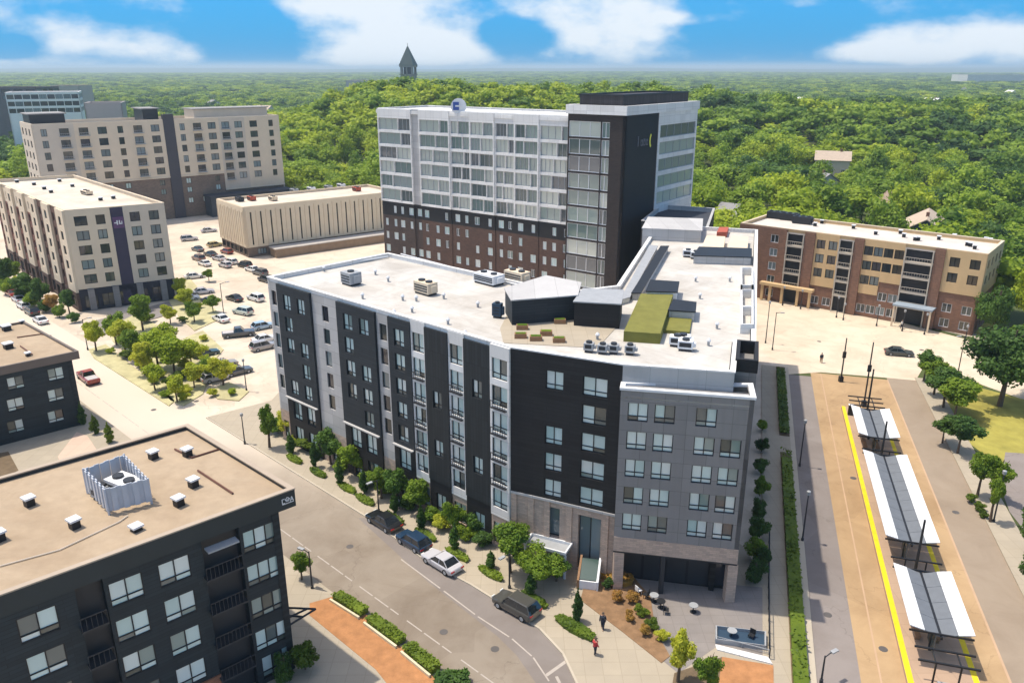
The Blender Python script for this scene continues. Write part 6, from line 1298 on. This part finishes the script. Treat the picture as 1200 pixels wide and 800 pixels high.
# plaza furniture: fence, water basin wall, steps, seats
def rail(label, pts, h=1.1, m=None, z=SWT, name='fence', cat='fence'):
    c = pts[0]; o = thing(name, label, cat, c.x, c.y, z)
    for a, b in zip(pts, pts[1:]):
        n = max(1, int((b - a).length / 1.5)); A0, B0 = a - c, b - c
        mb = MB(); mb.tube([(A0.x, A0.y, h), (B0.x, B0.y, h)], .035, 5); mb.tube([(A0.x, A0.y, .15), (B0.x, B0.y, .15)], .025, 5); link('rail', mb.mesh('rail', m or DARKM), o)
        for k in range(n + 1): q = A0.lerp(B0, k / n); mb = MB(); mb.box(q.x - .04, q.x + .04, q.y - .04, q.y + .04, 0, h); link('post', mb.mesh('post', m or DARKM), o)
        mb = MB(); nb = int((b - a).length / .16)
        for k in range(nb): q = A0.lerp(B0, (k + .5) / nb); mb.box(q.x - .01, q.x + .01, q.y - .01, q.y + .01, .15, h)
        tag(link('balusters', mb.mesh('balusters', m or DARKM), o), kind='stuff')
rail('black metal fence between the plaza and the avenue sidewalk', g((901, 628), (900, 690), (901, 773)))
rail('white kerbed railing along the lower plaza edge', g((838, 752), (901, 768)), .5, GREYM)
P4 = g((838, 739), (897, 746), (897, 763), (838, 755)); c = P4[0]
o = thing('plaza_basin', 'dark rectangular basin with seats at the lower right corner of the plaza', 'basin', c.x, c.y, SWT); mb = MB(); mb.ring([p - c for p in P4], offset([p - c for p in P4], -.25) if False else [(p - c) * .94 + (P4[2] - c) * .03 for p in P4], 0, .5); link('wall', mb.mesh('wall', GREYM), o); mb = MB(); mb.prism([(p - c) * .94 + (P4[2] - c) * .03 for p in P4], 0, .2); link('bed', mb.mesh('bed', BLUEP), o)
flat('kerb', g((838, 757), (900, 772), (905, 780), (840, 763)), SWT + .12, WHITEP, .15)
for i, (px, py, col_) in enumerate(((857, 748, GREYM), (880, 750, BLACK), (812, 718, GREYM), (757, 702, BLACK), (766, 706, GREYM), (774, 713, BLACK), (748, 697, WHITEM), (780, 720, BLACK))):
    p = at(px, py); lab = ('grey round table by the basin', 'black chair by the basin at the fence', 'grey low table alone on the plaza paving', 'black chair left of the boulder group', 'grey round table at the mulch edge', 'black chair below the grey table at the mulch edge', 'pale stool nearest the entrance mulch', 'black chair lowest on the mulch edge')[i]
    o = thing('plaza_table' if 'table' in lab else 'plaza_chair', lab, 'table' if 'table' in lab else 'chair', p.x, p.y, SWT + .01, 40 * i)
    if 'table' in lab:
        mb = MB(); mb.tube([(0, 0, .7), (0, 0, .76)], .42, 14); link('top', mb.mesh('top', col_), o); mb = MB(); mb.tube([(0, 0, 0), (0, 0, .7)], .06, 8); link('pedestal', mb.mesh('pedestal', DARKM), o); mb = MB(); mb.tube([(0, 0, 0), (0, 0, .04)], .3, 10); link('base', mb.mesh('base', DARKM), o)
    else:
        mb = MB(); mb.box(-.25, .25, -.25, .25, .42, .48); link('seat', mb.mesh('seat', col_), o); mb = MB(); mb.box(-.25, .25, .2, .26, .48, .95); link('backrest', mb.mesh('backrest', col_), o)
        for sx in (-.2, .2):
            for sy in (-.2, .2): mb = MB(); mb.box(sx - .02, sx + .02, sy - .02, sy + .02, 0, .42); link('leg', mb.mesh('leg', col_), o)
# glazed stair hood by the entrance
q = at(690, 683); o = thing('stair_enclosure', 'glass topped stair enclosure with brown cheek walls beside the front entrance', 'stair enclosure', q.x, q.y, SWT, 12)
mb = MB(); mb.v = [(-.8, -1.0, .9), (.8, -1.0, .9), (.8, 1.0, 1.9), (-.8, 1.0, 1.9), (-.8, -1.0, .98), (.8, -1.0, .98), (.8, 1.0, 1.98), (-.8, 1.0, 1.98)]; mb.f = [(0, 3, 2, 1), (4, 5, 6, 7), (0, 1, 5, 4), (1, 2, 6, 5), (2, 3, 7, 6), (3, 0, 4, 7)]; mb.m = [0] * 6
link('glass_roof', mb.mesh('glass_roof', mat('green_glass', (.045, .085, .07), .1, .05, spec=.8)), o)
for sx in (-.92, .92):
    mb = MB(); mb.v = [(sx - .1, -1.3, 0), (sx + .1, -1.3, 0), (sx + .1, 1.3, 0), (sx - .1, 1.3, 0), (sx - .1, -1.3, 1.0), (sx + .1, -1.3, 1.0), (sx + .1, 1.3, 2.1), (sx - .1, 1.3, 2.1)]; mb.f = [(0, 3, 2, 1), (4, 5, 6, 7), (0, 1, 5, 4), (1, 2, 6, 5), (2, 3, 7, 6), (3, 0, 4, 7)]; mb.m = [0] * 6; link('cheek_wall', mb.mesh('cheek_wall', TIMBER if sx < 0 else WHITEM), o)
mb = MB(); mb.box(-.8, .8, -1.2, -1.05, 0, .9); link('front_wall', mb.mesh('front_wall', WHITEM), o)
for k in range(3): p = at(712 + k * 9, 674 + k * 4); o = leaf_bed('shrub', ('low red brown shrub closest to the stair enclosure', 'low red brown shrub in the middle of the entrance mulch', 'low red brown shrub nearest the plaza paving')[k], [p + Vector((math.cos(a) * 1.1, math.sin(a) * 1.1)) for a in np.linspace(0, 5.5, 8)], .7, 'orange_leaves', 60, .12, 'shrub')

# ------------------------------------------------------------------ people
SKIN = mat('skin', (.42, .25, .17), .6, .05, 3)
def person(label, px, py, az, shirt, trousers, stride=.18, z=SWT):
    p = at(px, py); t = thing('person', label, 'person', p.x, p.y, z, az)
    J = [(0, 0, .95), (0, 0, 1.15), (0, .01, 1.38), (0, .02, 1.48), (0, .04, 1.60), (0, .05, 1.72),
         (-.19, 0, 1.40), (-.24, -.06, 1.14), (-.24, .06, .90), (-.24, .09, .82), (.19, 0, 1.40), (.24, .06, 1.14), (.24, .17, .92), (.24, .2, .84),
         (-.10, 0, .90), (-.10, stride * .6, .50), (-.10, stride, .08), (-.10, stride + .16, .03), (.10, 0, .90), (.10, -stride * .3, .50), (.10, -stride, .10), (.10, -stride + .13, .03)]
    Ed = [(0, 1), (1, 2), (2, 3), (3, 4), (4, 5), (2, 6), (6, 7), (7, 8), (8, 9), (2, 10), (10, 11), (11, 12), (12, 13), (0, 14), (14, 15), (15, 16), (16, 17), (0, 18), (18, 19), (19, 20), (20, 21)]
    Rd = [.14, .13, .15, .055, .095, .085, .07, .05, .038, .03, .07, .05, .038, .03, .10, .065, .045, .035, .10, .065, .045, .035]
    me = bpy.data.meshes.new('body'); me.from_pydata(J, Ed, []); me.materials.append(SKIN); o = link('body', me, t)
    md = o.modifiers.new('skin', 'SKIN')
    for v, r in zip(me.skin_vertices[0].data if me.skin_vertices else [], Rd): v.radius = (r, r)
    if not me.skin_vertices:
        bm = bmesh.new(); bm.from_mesh(me); ly = bm.verts.layers.skin.verify()
        for v, r in zip(bm.verts, Rd): v[ly].radius = (r, r * .85)
        bm.verts.ensure_lookup_table(); bm.verts[0][ly].use_root = True; bm.to_mesh(me); bm.free()
    o.modifiers.new('sub', 'SUBSURF').levels = 1; o.modifiers['sub'].render_levels = 1
    mb = MB(); mb.tube([(0, 0, .92), (0, 0, 1.15), (0, .01, 1.36), (0, .02, 1.46)], [.19, .18, .23, .1], 10)
    for s in (-1, 1): mb.tube([(s * .17, 0, 1.42), (s * .25, -.05 * -s, 1.13), (s * .25, .06 if s < 0 else .16, .93)], [.09, .07, .055], 8)
    link('jacket', mb.mesh('jacket', shirt), t)
    mb = MB(); mb.tube([(0, 0, .84), (0, 0, .98)], [.2, .18], 10)
    mb.tube([(-.10, 0, .93), (-.10, stride * .6, .50), (-.10, stride, .1)], [.125, .09, .07], 8); mb.tube([(.10, 0, .93), (.10, -stride * .3, .50), (.10, -stride, .12)], [.125, .09, .07], 8); link('trousers', mb.mesh('trousers', trousers), t)
    mb = MB(); mb.tube([(0, .0, 1.62), (0, .01, 1.72), (0, .02, 1.80)], [.105, .115, .05], 9); link('hair', mb.mesh('hair', BARK), t)
CL1, CL2, CL3 = mat('dark_cloth', (.03, .035, .05), .9, .1), mat('pale_cloth', (.6, .58, .55), .9, .1), mat('red_cloth', (.45, .05, .05), .9, .1)
person('person in dark clothes walking on the wide pale pavement near the mulch bed', 706, 738, 200, CL1, CL1)
person('person in a pale top standing under the trees beside the facade walk', 470, 598, 140, CL2, CL1, .1)
person('person in red standing on the pavement corner at the bottom', 697, 768, 60, CL3, CL1, .1)
person('person in a pale jacket on the pavement before the yellow building', 1056, 385, 120, CL2, CL1, z=0)
person('person crossing the avenue junction beside the busway masts', 962, 425, 190, CL1, TIMBER, z=.01)

# ------------------------------------------------------------------ haze
mb = MB(); mb.box(-12000, 12000, -600, 16500, -1.5, 74)
hm_ = bpy.data.materials.new('haze_air'); hm_.use_nodes = True; t = hm_.node_tree; t.nodes.clear(); oo = N(t, 'ShaderNodeOutputMaterial'); pv = N(t, 'ShaderNodeVolumePrincipled'); pv.inputs['Density'].default_value = 1.7e-4; pv.inputs['Color'].default_value = (.74, .91, 1, 1); pv.inputs['Anisotropy'].default_value = .2
t.links.new(pv.outputs[0], oo.inputs['Volume'])
HAZE = tag(link('haze', mb.mesh('haze', hm_)), kind='stuff')
